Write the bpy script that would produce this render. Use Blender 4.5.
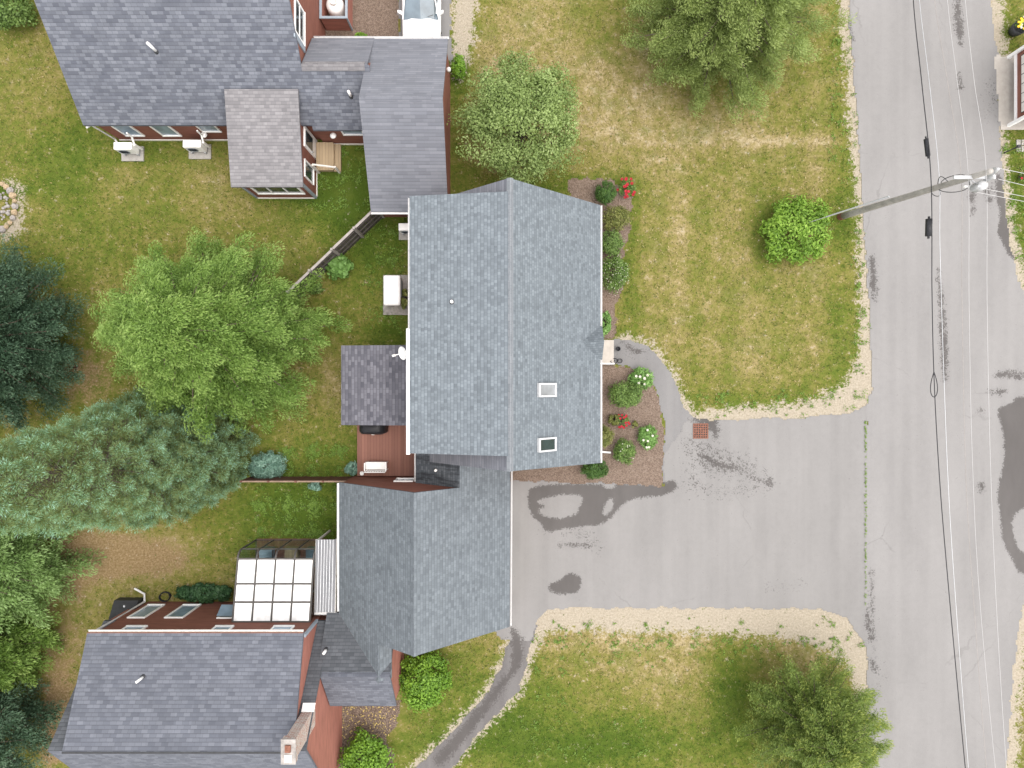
import bpy, math, random
import numpy as np
from mathutils import Vector, Matrix
R = math.radians
random.seed(7)
C = bpy.context.scene.collection
for o in list(bpy.data.objects): bpy.data.objects.remove(o)

# ------------------------------------------------------------------ camera, sky, sun, exposure
CAMZ, F = 34.0, 711.0
cam_d = bpy.data.cameras.new('camera'); cam = bpy.data.objects.new('camera', cam_d); C.objects.link(cam)
cam.location = (0, 0, CAMZ); cam_d.sensor_width = 36; cam_d.lens = F/1024*36
cam_d.clip_start = 0.5; cam_d.clip_end = 2000
S = bpy.context.scene; S.camera = cam
W = bpy.data.worlds.new('World'); S.world = W; W.use_nodes = True
nt = W.node_tree; sky = nt.nodes.new('ShaderNodeTexSky'); sky.sky_type = 'NISHITA'; sky.sun_disc = False
EL, AZ = R(74), R(110)
sky.sun_elevation = EL; sky.sun_rotation = AZ; sky.air_density = 1.0; sky.dust_density = 1.5; sky.ozone_density = 0.6
bg = nt.nodes['Background']; bg.inputs[1].default_value = 0.15
hs = nt.nodes.new('ShaderNodeHueSaturation'); hs.inputs['Saturation'].default_value = .22   # overcast: cloud greys the blue
nt.links.new(sky.outputs[0], hs.inputs['Color'])
wm = nt.nodes.new('ShaderNodeMix'); wm.data_type = 'RGBA'; wm.blend_type = 'MULTIPLY'; wm.inputs[0].default_value = 1; wm.inputs[7].default_value = (1.06, 1.0, .95, 1)
nt.links.new(hs.outputs[0], wm.inputs[6]); nt.links.new(wm.outputs[2], bg.inputs[0])
sl = bpy.data.lights.new('sun', 'SUN'); sl.energy = 0.65; sl.angle = R(60); sl.color = (1, .93, .84)
so = bpy.data.objects.new('sun', sl); C.objects.link(so)
sv = Vector((math.cos(EL)*math.sin(AZ), math.cos(EL)*math.cos(AZ), math.sin(EL)))
so.rotation_euler = (-sv).to_track_quat('-Z', 'Y').to_euler(); so.location = (0, 0, 60)
S.view_settings.view_transform = 'Standard'; S.view_settings.look = 'None'
S.view_settings.exposure = 1.80; S.view_settings.gamma = 1

# ------------------------------------------------------------------ helpers
def P(px, py, h=0.0):
    k = (CAMZ-h)/F
    return Vector(((px-512)*k, (384-py)*k, h))
G = CAMZ/F                                   # metres per pixel on the ground
def gx(px): return (px-512)*G
def gy(py): return (384-py)*G

def tag(o, label=None, cat=None, group=None, kind=None):
    if label: o['label'] = label
    if cat: o['category'] = cat
    if group: o['group'] = group
    if kind: o['kind'] = kind
    return o
def thing(name, label, cat, loc=(0, 0, 0), group=None, rz=0):
    o = bpy.data.objects.new(name, None); C.objects.link(o); o.location = loc; o.rotation_euler.z = rz
    o.empty_display_size = .3
    return tag(o, label, cat, group)

def link(name, me, parent=None):
    o = bpy.data.objects.new(name, me); C.objects.link(o)
    if parent is not None: o.parent = parent
    return o
def root_loc(o):
    v = Vector((0, 0, 0))
    while o is not None:
        v += o.location; o = o.parent
    return v

class MB:
    """collects faces in world (or local) coordinates and links them as one mesh"""
    def __init__(s): s.v, s.f = [], []
    def add(s, vs, fs):
        n = len(s.v); s.v += [tuple(v) for v in vs]; s.f += [tuple(i+n for i in f) for f in fs]; return s
    def box(s, x0, x1, y0, y1, z0, z1):
        if x0 > x1: x0, x1 = x1, x0
        if y0 > y1: y0, y1 = y1, y0
        if z0 > z1: z0, z1 = z1, z0
        return s.add([(x0,y0,z0),(x1,y0,z0),(x1,y1,z0),(x0,y1,z0),(x0,y0,z1),(x1,y0,z1),(x1,y1,z1),(x0,y1,z1)],
                     [(3,2,1,0),(4,5,6,7),(0,1,5,4),(1,2,6,5),(2,3,7,6),(3,0,4,7)])
    def extr(s, poly, d):
        """closed solid from 3d polygon extruded by vector d"""
        poly = [Vector(p) for p in poly]; d = Vector(d); n = len(poly)
        nn = Vector((0,0,0))
        for i in range(n): nn += poly[i].cross(poly[(i+1) % n])
        if nn.dot(d) > 0: poly = poly[::-1]
        return s.add(poly+[p+d for p in poly], [tuple(range(n)), tuple(range(2*n-1, n-1, -1))] +
                     [(i, i+n, (i+1) % n+n, (i+1) % n) for i in range(n)])
    def slab(s, poly, t=.14): return s.extr(poly, (0, 0, -t))
    def prism_x(s, prof, x0, x1): return s.extr([(x0, y, z) for y, z in prof], (x1-x0, 0, 0))
    def prism_y(s, prof, y0, y1): return s.extr([(x, y0, z) for x, z in prof], (0, y1-y0, 0))
    def tube(s, pts, r, n=8, r1=None, cap=True):
        pts = [Vector(p) for p in pts]; m = len(pts); base = len(s.v); up = Vector((0, 0, 1))
        for i, p in enumerate(pts):
            d = (pts[min(i+1, m-1)]-pts[max(i-1, 0)]).normalized()
            a = d.cross(up); a = a.normalized() if a.length > 1e-3 else Vector((1, 0, 0)); b = d.cross(a)
            rr = r if r1 is None else r+(r1-r)*i/(m-1)
            for k in range(n):
                t = 2*math.pi*k/n; s.v.append(tuple(p+a*math.cos(t)*rr+b*math.sin(t)*rr))
        for i in range(m-1):
            for k in range(n):
                q = base+i*n; s.f.append((q+k, q+n+k, q+n+(k+1) % n, q+(k+1) % n))
        if cap: s.f.append(tuple(base+k for k in range(n))); s.f.append(tuple(base+(m-1)*n+k for k in range(n-1, -1, -1)))
        return s
    def lathe(s, prof, c=(0, 0), n=20):
        """profile of (r, z) turned about a vertical axis"""
        base = len(s.v); m = len(prof)
        for r, z in prof:
            for k in range(n):
                t = 2*math.pi*k/n; s.v.append((c[0]+r*math.cos(t), c[1]+r*math.sin(t), z))
        for i in range(m-1):
            for k in range(n):
                q = base+i*n; s.f.append((q+k, q+(k+1) % n, q+n+(k+1) % n, q+n+k))
        s.f.append(tuple(base+k for k in range(n-1, -1, -1))); s.f.append(tuple(base+(m-1)*n+k for k in range(n)))
        return s
    def build(s, name, m, parent=None, smooth=False, bevel=0):
        off = root_loc(parent) if parent is not None else Vector((0, 0, 0))
        me = bpy.data.meshes.new(name)
        me.from_pydata([(x-off.x, y-off.y, z-off.z) for x, y, z in s.v], [], s.f)
        me.validate(); me.update()
        uv = me.uv_layers.new(name='UVMap')
        Z = Vector((0, 0, 1))
        for p in me.polygons:
            n = p.normal; t = Z.cross(n)
            t = t.normalized() if t.length > .02 else Vector((1, 0, 0))
            b = n.cross(t)
            for li in p.loop_indices:
                co = me.vertices[me.loops[li].vertex_index].co+off
                uv.data[li].uv = (co.dot(t), co.dot(b))
            p.use_smooth = smooth
        me.materials.append(m)
        o = link(name, me, parent)
        if bevel:
            b = o.modifiers.new('b', 'BEVEL'); b.width = bevel; b.segments = 2; b.limit_method = 'ANGLE'
        return o

def fast_mesh(name, verts, quads, m, parent=None, attrs=None, smooth=False):
    """numpy mesh: quads (M,4); attrs {name: (domain, float array)}"""
    me = bpy.data.meshes.new(name); k = quads.shape[1]
    me.vertices.add(len(verts)); me.vertices.foreach_set('co', np.asarray(verts, np.float32).ravel())
    me.loops.add(quads.size); me.loops.foreach_set('vertex_index', quads.astype(np.int32).ravel())
    me.polygons.add(len(quads)); me.polygons.foreach_set('loop_start', np.arange(0, quads.size, k, dtype=np.int32))
    me.polygons.foreach_set('loop_total', np.full(len(quads), k, np.int32))
    if smooth: me.polygons.foreach_set('use_smooth', np.ones(len(quads), bool))
    me.update(calc_edges=True)
    for an, (dom, arr) in (attrs or {}).items():
        a = me.attributes.new(an, 'FLOAT', dom); a.data.foreach_set('value', np.asarray(arr, np.float32))
    me.materials.append(m)
    return link(name, me, parent)

# ------------------------------------------------------------------ materials
class NT:
    def __init__(s, name):
        s.m = bpy.data.materials.new(name); s.m.use_nodes = True; s.t = s.m.node_tree
        s.b = s.t.nodes['Principled BSDF']; s.b.inputs['Roughness'].default_value = .8
        s.b.inputs['Specular IOR Level'].default_value = .25
    def n(s, t, **kw):
        nd = s.t.nodes.new(t)
        for k, v in kw.items(): setattr(nd, k, v)
        return nd
    def set(s, nd, **kw): pass
    def l(s, a, b): s.t.links.new(a, b)
    def inp(s, sock, v):
        if hasattr(v, 'is_output') or isinstance(v, bpy.types.NodeSocket): s.l(v, sock)
        else: sock.default_value = v
    def math(s, op, a, b=0.0, clamp=False):
        nd = s.n('ShaderNodeMath', operation=op, use_clamp=clamp); s.inp(nd.inputs[0], a); s.inp(nd.inputs[1], b); return nd.outputs[0]
    def mix(s, fac, a, b, mode='MIX'):
        nd = s.n('ShaderNodeMix', data_type='RGBA', blend_type=mode)
        s.inp(nd.inputs[0], fac); s.inp(nd.inputs[6], c4(a)); s.inp(nd.inputs[7], c4(b)); return nd.outputs[2]
    def coord(s, which='Object'):
        return s.n('ShaderNodeTexCoord').outputs[which]
    def map(s, v, scale=(1, 1, 1)):
        nd = s.n('ShaderNodeMapping'); s.l(v, nd.inputs[0]); nd.inputs['Scale'].default_value = scale; return nd.outputs[0]
    def noise(s, v, scale, detail=4, rough=.55, out='Fac'):
        nd = s.n('ShaderNodeTexNoise'); s.l(v, nd.inputs['Vector']); nd.inputs['Scale'].default_value = scale
        nd.inputs['Detail'].default_value = detail; nd.inputs['Roughness'].default_value = rough; return nd.outputs[out]
    def ramp(s, v, stops, interp='LINEAR'):
        nd = s.n('ShaderNodeValToRGB'); s.inp(nd.inputs[0], v); cr = nd.color_ramp; cr.interpolation = interp
        while len(cr.elements) < len(stops): cr.elements.new(1)
        for e, (p, c) in zip(cr.elements, stops): e.position = p; e.color = c4(c)
        return nd.outputs[0]
    def attr(s, name):
        return s.n('ShaderNodeAttribute', attribute_name=name).outputs['Fac']
    def step(s, v, lo, hi):
        nd = s.n('ShaderNodeMapRange', interpolation_type='SMOOTHSTEP'); s.inp(nd.inputs[0], v)
        nd.inputs[1].default_value = lo; nd.inputs[2].default_value = hi; return nd.outputs[0]
    def bump(s, h, strength=.3, dist=.02):
        nd = s.n('ShaderNodeBump'); nd.inputs['Strength'].default_value = strength; nd.inputs['Distance'].default_value = dist
        s.l(h, nd.inputs['Height']); s.l(nd.outputs[0], s.b.inputs['Normal'])
    def col(s, c): s.inp(s.b.inputs['Base Color'], c4(c)); return s
    def rough(s, v): s.inp(s.b.inputs['Roughness'], v); return s
def c4(c):
    if isinstance(c, (int, float)): return (c, c, c, 1)
    if isinstance(c, tuple) and len(c) == 3: return (*c, 1)
    return c

def plain(name, c, rough=.6, var=.12, metal=0, scale=6):
    t = NT(name); v = t.coord()
    n = t.noise(v, scale, 5, .6)
    lo = tuple(x*(1-var) for x in c); hi = tuple(min(1, x*(1+var)) for x in c)
    t.col(t.ramp(n, [(.3, lo), (.7, hi)])); t.rough(rough); t.b.inputs['Metallic'].default_value = metal
    return t.m

def shingle(name, c1, c2, bw=.2, bh=.135, gap=.55, streak=.12, wear=None):
    t = NT(name); uv = t.coord('UV')
    def bricks(w, off, a, b, g):
        br = t.n('ShaderNodeTexBrick'); t.l(uv, br.inputs['Vector']); br.offset = off; br.squash = 1
        br.inputs['Color1'].default_value = c4(a); br.inputs['Color2'].default_value = c4(b); br.inputs['Mortar'].default_value = c4(g)
        br.inputs['Scale'].default_value = 1; br.inputs['Mortar Size'].default_value = .008; br.inputs['Mortar Smooth'].default_value = .2
        br.inputs['Brick Width'].default_value = w; br.inputs['Row Height'].default_value = bh; return br
    mid = tuple((x+y)/2*gap for x, y in zip(c1, c2))
    b1 = bricks(bw, .37, c1, c2, mid)
    b2 = bricks(bw*2.7, .61, (.91, .91, .91), (1.09, 1.09, 1.09), (1, 1, 1))
    col = t.mix(1.0, b1.outputs['Color'], b2.outputs['Color'], 'MULTIPLY')
    # course edge: shadow under the butt of every row, painted as a dark line
    sep = t.n('ShaderNodeSeparateXYZ'); t.l(uv, sep.inputs[0])
    fr = t.math('FRACT', t.math('DIVIDE', sep.outputs[1], bh))
    edge = t.step(fr, .30, .05)
    nb = t.noise(t.map(uv, (.5, .12, 1)), 1.6, 5, .6)
    nf = t.noise(uv, 60, 2, .6)
    k = t.math('ADD', t.math('MULTIPLY', t.math('SUBTRACT', nb, .5), streak*1.5), 1)
    k = t.math('ADD', k, t.math('MULTIPLY', t.math('SUBTRACT', nf, .5), .35))
    k = t.math('MULTIPLY', k, t.math('SUBTRACT', 1, t.math('MULTIPLY', edge, .20)))
    cc = t.n('ShaderNodeCombineColor')
    for i in range(3): t.l(k, cc.inputs[i])
    col = t.mix(1.0, col, cc.outputs[0], 'MULTIPLY')
    if wear: col = t.mix(t.math('MULTIPLY', t.step(t.noise(t.map(uv, (2.5, .35, 1)), 1.3, 6, .65), .45, .62), wear), col, (.022, .024, .028))
    t.col(col); t.rough(.93); t.b.inputs['Specular IOR Level'].default_value = .12
    h = t.math('ADD', t.math('MULTIPLY', fr, -.5), t.math('MULTIPLY', nf, .4))
    t.bump(h, .35, .012)
    return t.m

def siding(name, c, row=.11):
    t = NT(name); uv = t.coord('UV'); sep = t.n('ShaderNodeSeparateXYZ'); t.l(uv, sep.inputs[0])
    fr = t.math('FRACT', t.math('DIVIDE', sep.outputs[1], row))
    n = t.noise(t.map(uv, (.6, 2.5, 1)), 2.0, 5, .6)
    col = t.ramp(n, [(.3, tuple(x*.8 for x in c)), (.7, tuple(x*1.18 for x in c))])
    t.col(col); t.rough(.75); t.bump(t.math('MULTIPLY', fr, -1), .6, .02)
    return t.m

def boards(name, c, w=.14, axis=0, gapc=None, var=.18):
    t = NT(name); v = t.coord('UV'); sep = t.n('ShaderNodeSeparateXYZ'); t.l(v, sep.inputs[0])
    q = t.math('DIVIDE', sep.outputs[axis], w); fr = t.math('FRACT', q); fl = t.math('FLOOR', q)
    wn = t.n('ShaderNodeTexWhiteNoise', noise_dimensions='1D'); t.l(fl, wn.inputs['W'])
    sc = (12, 1.2, 1) if axis == 0 else (1.2, 12, 1)
    n = t.noise(t.map(v, sc), 3, 5, .6)
    k = t.math('ADD', t.math('MULTIPLY', wn.outputs[0], .5), t.math('MULTIPLY', n, .5))
    col = t.ramp(k, [(.2, tuple(x*(1-var) for x in c)), (.8, tuple(x*(1+var) for x in c))])
    gap = t.step(fr, .1, .04)
    t.col(t.mix(t.math('MULTIPLY', gap, .75), col, gapc or tuple(x*.25 for x in c))); t.rough(.7)
    return t.m

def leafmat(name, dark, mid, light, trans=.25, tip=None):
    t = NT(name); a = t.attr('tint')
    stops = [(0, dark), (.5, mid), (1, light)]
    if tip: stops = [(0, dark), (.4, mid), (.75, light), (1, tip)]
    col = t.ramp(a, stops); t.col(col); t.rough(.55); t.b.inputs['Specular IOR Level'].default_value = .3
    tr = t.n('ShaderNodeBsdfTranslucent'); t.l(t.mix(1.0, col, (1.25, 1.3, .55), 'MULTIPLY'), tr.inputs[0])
    mx = t.n('ShaderNodeMixShader'); mx.inputs[0].default_value = trans
    t.l(t.b.outputs[0], mx.inputs[1]); t.l(tr.outputs[0], mx.inputs[2])
    t.l(mx.outputs[0], t.t.nodes['Material Output'].inputs[0])
    return t.m

def ground_mat():
    t = NT('lawn'); v = t.coord()
    dry, sand, soil = t.attr('dry'), t.attr('sand'), t.attr('soil')
    nb = t.noise(v, .45, 4, .55); nm = t.noise(v, 2.1, 7, .68); nf = t.noise(v, 11, 5, .7); nu = t.noise(v, 45, 3, .7)
    def c(x, k): return t.math('MULTIPLY', t.math('SUBTRACT', x, .5), k)
    nh = t.noise(t.map(v, (1, 1, 1)), 5.2, 6, .75)
    val = t.math('ADD', t.math('ADD', dry, c(nb, .75)), t.math('ADD', c(nm, 1.15), t.math('ADD', c(nh, .85), t.math('ADD', c(nf, .62), c(nu, .42)))))
    grass = t.ramp(val, [(.0, (.052, .086, .012)), (.25, (.092, .118, .020)), (.45, (.138, .138, .034)), (.62, (.184, .163, .056)), (.8, (.245, .200, .095)), (1, (.36, .30, .19))])
    hue = t.noise(v, .8, 3, .5)
    grass = t.mix(t.math('MULTIPLY', t.step(hue, .48, .66), .4), grass, (.090, .118, .022))
    sv_ = t.math('ADD', t.math('ADD', soil, c(nm, .6)), c(nf, .35))
    soilc = t.ramp(t.math('ADD', t.math('MULTIPLY', nf, .6), t.math('MULTIPLY', nu, .4)), [(.32, (.10, .072, .030)), (.48, (.185, .130, .065)), (.64, (.34, .26, .155))])
    grass = t.mix(t.step(sv_, .42, .62), grass, soilc)
    sd = t.math('ADD', t.math('ADD', sand, c(nm, 1.5)), t.math('ADD', c(nh, 1.5), t.math('ADD', c(nf, 1.1), c(nu, .6))))
    sandc = t.ramp(t.math('ADD', t.math('MULTIPLY', nf, .5), t.math('MULTIPLY', nu, .5)), [(.32, (.17, .14, .095)), (.48, (.285, .252, .195)), (.66, (.40, .365, .30))])
    col = t.mix(t.step(sd, .45, .66), grass, sandc)
    t.col(col); t.rough(.95); t.b.inputs['Specular IOR Level'].default_value = .05
    t.bump(t.math('ADD', nu, t.math('MULTIPLY', nf, 1.2)), .55, .05)
    return t.m

def asphalt_mat(name, base, warm):
    t = NT(name); v = t.coord(); wet = t.attr('wet')
    nb = t.noise(t.map(v, (1, .35, 1)), .5, 5, .6); nm = t.noise(v, 3.5, 6, .7); nf = t.noise(v, 70, 3, .7); nc = t.noise(v, 14, 4, .7)
    k = t.math('ADD', t.math('MULTIPLY', nb, .45), t.math('ADD', t.math('MULTIPLY', nm, .25), t.math('MULTIPLY', nf, .3)))
    lo = tuple(x*.80*w for x, w in zip((base,)*3, warm)); hi = tuple(x*1.2*w for x, w in zip((base,)*3, warm))
    col = t.ramp(k, [(.3, lo), (.7, hi)])
    band = t.noise(t.map(v, (1.5, .02, 1)), 1.0, 3, .55); col = t.mix(t.math('MULTIPLY', t.step(band, .40, .62), .16), col, (.24, .237, .232))
    agg = t.step(t.noise(v, 120, 1, .5), .60, .75); col = t.mix(t.math('MULTIPLY', agg, .35), col, (.30, .295, .285))
    # scattered dark pits and pale grit
    pit = t.step(t.noise(v, 24, 2, .5), .70, .76); col = t.mix(t.math('MULTIPLY', pit, .45), col, (.08, .076, .07))
    vor = t.n('ShaderNodeTexVoronoi', feature='DISTANCE_TO_EDGE'); t.l(v, vor.inputs['Vector']); vor.inputs['Scale'].default_value = .22
    wob = t.noise(v, 1.3, 4, .6, 'Color')
    mx = t.n('ShaderNodeMix', data_type='VECTOR'); mx.inputs[0].default_value = .35; t.l(v, mx.inputs[4]); t.l(wob, mx.inputs[5]); t.l(mx.outputs[1], vor.inputs['Vector'])
    crack = t.math('MULTIPLY', t.step(vor.outputs[0], .006, .001), t.step(nb, .50, .62))
    col = t.mix(t.math('MULTIPLY', crack, .22), col, (.07, .068, .064))
    w = t.math('ADD', wet, t.math('ADD', t.math('MULTIPLY', t.math('SUBTRACT', nm, .5), 1.15), t.math('ADD', t.math('MULTIPLY', t.math('SUBTRACT', nc, .5), 1.0), t.math('MULTIPLY', t.math('SUBTRACT', nf, .5), .5))))
    wm = t.math('ADD', t.math('MULTIPLY', t.step(w, .36, .52), .38), t.math('MULTIPLY', t.step(w, .49, .62), .62))
    wd = t.ramp(nb, [(.3, (.044, .040, .038)), (.7, (.072, .067, .064))])
    col = t.mix(t.math('MULTIPLY', wm, .90), col, wd)
    t.col(col); t.rough(t.math('SUBTRACT', .92, t.math('MULTIPLY', wm, .25)))
    t.bump(t.math('ADD', nf, nc), .25, .01)
    return t.m

def mulch_mat(name, a, b, c):
    t = NT(name); v = t.coord()
    vo = t.n('ShaderNodeTexVoronoi'); t.l(v, vo.inputs['Vector']); vo.inputs['Scale'].default_value = 26
    n = t.noise(v, 30, 5, .75); nm = t.noise(v, 2, 4, .6)
    sx = t.n('ShaderNodeSeparateXYZ'); t.l(vo.outputs['Color'], sx.inputs[0])
    k = t.math('ADD', t.math('MULTIPLY', sx.outputs[0], .4), t.math('ADD', t.math('MULTIPLY', n, .4), t.math('MULTIPLY', nm, .2)))
    t.col(t.ramp(k, [(.25, a), (.5, b), (.78, c)])); t.rough(.95); t.bump(t.math('ADD', n, vo.outputs[0]), .7, .04)
    return t.m

M = {}
M['ground'] = ground_mat()
M['road'] = asphalt_mat('road_asphalt', .180, (1.015, 1.0, .985))
M['drive'] = asphalt_mat('drive_asphalt', .176, (1.015, 1.0, .98))
M['path'] = asphalt_mat('path_asphalt', .150, (1.01, 1.0, 1.0))
M['path_dark'] = asphalt_mat('side_path_asphalt', .098, (1.05, 1.0, .99))
M['mulch'] = mulch_mat('bark_mulch', (.098, .070, .052), (.155, .116, .090), (.23, .182, .148))
M['mulch_dark'] = mulch_mat('old_mulch', (.06, .045, .035), (.13, .095, .075), (.24, .19, .15))
M['roof_main'] = shingle('shingle_blue_grey', (.106, .123, .138), (.154, .179, .198), .13, .135, .82, .07)
M['roof_wing'] = shingle('shingle_wing_grey', (.098, .113, .126), (.136, .156, .172), .16, .135, .85, .08)
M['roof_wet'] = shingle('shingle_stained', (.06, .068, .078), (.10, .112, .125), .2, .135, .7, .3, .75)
M['roof_nw'] = shingle('shingle_slate', (.086, .094, .115), (.152, .164, .190), .24, .145, .8, .08)
M['roof_nw_garage'] = shingle('shingle_faded', (.128, .136, .156), (.158, .166, .188), .5, .145, .92, .22)
M['roof_shed'] = shingle('shingle_pale', (.150, .147, .154), (.205, .201, .208), .22, .14, .85)
M['roof_porch'] = shingle('shingle_porch', (.072, .073, .088), (.135, .136, .156), .24, .14, .8)
M['roof_sw'] = shingle('shingle_sw', (.088, .096, .116), (.130, .140, .164), .26, .15, .8)
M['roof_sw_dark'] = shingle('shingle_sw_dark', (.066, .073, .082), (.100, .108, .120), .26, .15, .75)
M['cap'] = shingle('ridge_shingle', (.15, .165, .18), (.175, .19, .205), .3, .3, .75, .15)
M['siding'] = siding('red_brown_clapboard', (.180, .075, .055))
M['siding_light'] = siding('faded_red_clapboard', (.27, .115, .088))
M['white'] = plain('white_paint', (.78, .78, .77), .45, .05)
M['offwhite'] = plain('weathered_white', (.62, .60, .56), .6, .12)
M['gutter'] = plain('white_gutter', (.60, .60, .60), .4, .08)
M['greytrim'] = plain('grey_trim', (.24, .28, .32), .5, .08)
M['metal'] = plain('galvanised_metal', (.45, .47, .49), .45, .1, .6)
M['darkmetal'] = plain('dark_metal', (.035, .037, .04), .5, .2)
M['black'] = plain('black_plastic', (.018, .019, .022), .5, .2)
M['concrete'] = plain('concrete', (.30, .29, .27), .9, .14, 0, 9)
M['pad'] = plain('pale_concrete', (.36, .335, .30), .9, .10, 0, 4)
M['stone'] = plain('field_stone', (.26, .245, .23), .9, .35, 0, 5)
M['wood'] = boards('weathered_boards', (.36, .28, .18), .14, 0)
M['fence_dark'] = boards('dark_fence_boards', (.075, .066, .063), .15, 0, (.02, .018, .017), .35)
M['fence_cap'] = plain('grey_wood', (.27, .25, .235), .85, .2)
M['fence_brown'] = boards('brown_fence_boards', (.12, .055, .042), .14, 0)
M['deck'] = boards('deck_boards', (.205, .098, .074), .142, 0, (.07, .03, .022), .16)
M['rust'] = plain('rusted_iron', (.17, .075, .050), .8, .35, 0, 14)
M['greyframe'] = plain('pale_grey_frame', (.42, .43, .44), .5, .06)
M['fence_rail'] = plain('brown_rail', (.20, .14, .105), .8, .2)
M['wire'] = plain('aluminium_wire', (.36, .36, .36), .5, .05)
M['brick'] = None
M['pole'] = plain('weathered_pole_wood', (.27, .26, .24), .85, .22, 0, 3)
M['bark'] = plain('bark', (.10, .08, .062), .9, .35, 0, 10)
M['car'] = plain('white_car_paint', (.80, .81, .82), .18, .02)
M['tyre'] = plain('tyre_rubber', (.018, .018, .018), .85, .1)
M['red_flower'] = plain('red_petals', (.30, .010, .022), .6, .3, 0, 30)
M['yellow_flower'] = plain('yellow_petals', (.75, .48, .03), .6, .2, 0, 30)
M['white_flower'] = plain('white_petals', (.46, .46, .38), .6, .15, 0, 30)
M['ochre_leaf'] = plain('fallen_leaf', (.42, .33, .12), .8, .5, 0, 3)
def glass(name, c, rough=.06):
    t = NT(name); v = t.coord(); n = t.noise(v, 1.5, 3, .5)
    t.col(t.ramp(n, [(.3, tuple(x*.72 for x in c)), (.62, tuple(min(1, x*1.2) for x in c))])); t.rough(rough)
    t.b.inputs['Specular IOR Level'].default_value = .8; return t.m
M['glass'] = glass('window_glass', (.11, .15, .18))
M['glass_dark'] = glass('dark_glass', (.02, .035, .04))
M['glass_pale'] = glass('sky_tinted_glass', (.20, .27, .34), .2)  # pale blue of reflected sky painted into the pane colour
M['shade'] = glass('white_shaded_glass', (.80, .81, .80), .12)
M['skylight_pale'] = glass('pale_skylight_glass', (.21, .225, .24), .2)
def brickmat():
    t = NT('old_whitewashed_brick'); uv = t.coord('UV'); br = t.n('ShaderNodeTexBrick'); t.l(uv, br.inputs['Vector'])
    br.inputs['Color1'].default_value = (.24, .085, .06, 1); br.inputs['Color2'].default_value = (.34, .27, .23, 1); br.inputs['Mortar'].default_value = (.5, .48, .45, 1)
    br.inputs['Scale'].default_value = 1; br.inputs['Brick Width'].default_value = .2; br.inputs['Row Height'].default_value = .075; br.inputs['Mortar Size'].default_value = .01
    n = t.noise(t.coord(), 7, 5, .7); t.col(t.mix(t.step(n, .5, .62), br.outputs[0], (.36, .335, .31))); t.rough(.9); return t.m
M['brick'] = brickmat()
def poly_mat():
    t = NT('corrugated_polycarbonate'); t.col((.30, .31, .325)); t.rough(.4)
    t.b.inputs['Transmission Weight'].default_value = .25; t.b.inputs['IOR'].default_value = 1.3; return t.m
M['poly'] = poly_mat()
def clear_glass():
    t = NT('clear_curved_glass'); t.col((.86, .93, .91)); t.rough(.03); t.b.inputs['Transmission Weight'].default_value = 1.0; t.b.inputs['IOR'].default_value = 1.1; return t.m
M['clear'] = clear_glass()

# ------------------------------------------------------------------ fields painted over the plan
def pix(X, Y): return X/G+512, 384-Y/G
def gauss(px, py, L):
    r = np.zeros_like(px)
    for cx, cy, sx, sy, a in L: r += a*np.exp(-.5*(((px-cx)/sx)**2+((py-cy)/sy)**2))
    return r
def poly_dist(px, py, pl, closed=True):
    """distance to the polyline; sign by containment when closed (inside > 0)"""
    n = len(pl); d = np.full(px.shape, 1e9); ins = np.zeros(px.shape, bool)
    for i in range(n if closed else n-1):
        ax, ay = pl[i][:2]; bx, by = pl[(i+1) % n][:2]; dx, dy = bx-ax, by-ay
        t = np.clip(((px-ax)*dx+(py-ay)*dy)/(dx*dx+dy*dy+1e-9), 0, 1)
        d = np.minimum(d, np.hypot(px-ax-t*dx, py-ay-t*dy))
        if closed and ay != by:
            c = ((ay > py) != (by > py)) & (px < (bx-ax)*(py-ay)/(by-ay)+ax); ins ^= c
    return np.where(ins, d, -d) if closed else d
def strip(px, py, pl):
    """0..1 band of varying half width along a polyline of (x, y, w)"""
    best = np.full(px.shape, -9.)
    for i in range(len(pl)-1):
        ax, ay, aw = pl[i]; bx, by, bw = pl[i+1]; dx, dy = bx-ax, by-ay
        t = np.clip(((px-ax)*dx+(py-ay)*dy)/(dx*dx+dy*dy+1e-9), 0, 1)
        best = np.maximum(best, (aw+t*(bw-aw)-np.hypot(px-ax-t*dx, py-ay-t*dy)))
    return best

ROAD = [(800,-420),(848,0),(858,130),(863,215),(869,300),(872,390),(866,410),(865,610),(867,655),(869,768),(872,1250),
        (1000,1250),(1006,768),(1014,660),(1025,590),(1120,540),(1120,345),(1025,293),(1018,280),(1008,235),(1003,180),(1000,130),(997,55),(990,0),(960,-420)]
DRIVE = [(480,481),(560,482),(664,486),(664,455),(690,418),(720,420),(800,418),(850,413),(869,405),(870,655),(862,640),(845,618),(820,609),(700,608),(565,608),(548,610),(536,622),(530,640),(500,640),(480,600)]
FPATH = [(606,339),(628,340),(645,345),(660,357),(670,370),(678,388),(683,405),(694,421),(700,470),(662,486),(665,430),(660,400),(652,381),(640,371),(625,366),(606,365)]
SPATH = [(512,625),(509,640),(503,662),(490,690),(470,713),(445,740),(410,773),(300,880),(335,900),(450,772),(475,738),(502,708),(519,690),(528,658),(536,625)]
UPDRIVE = [(401,-300),(399,0),(400,60),(452,60),(450,0),(448,-300)]
PAD = [(994,56),(1016,56),(1040,56),(1040,130),(1000,130)]

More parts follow.
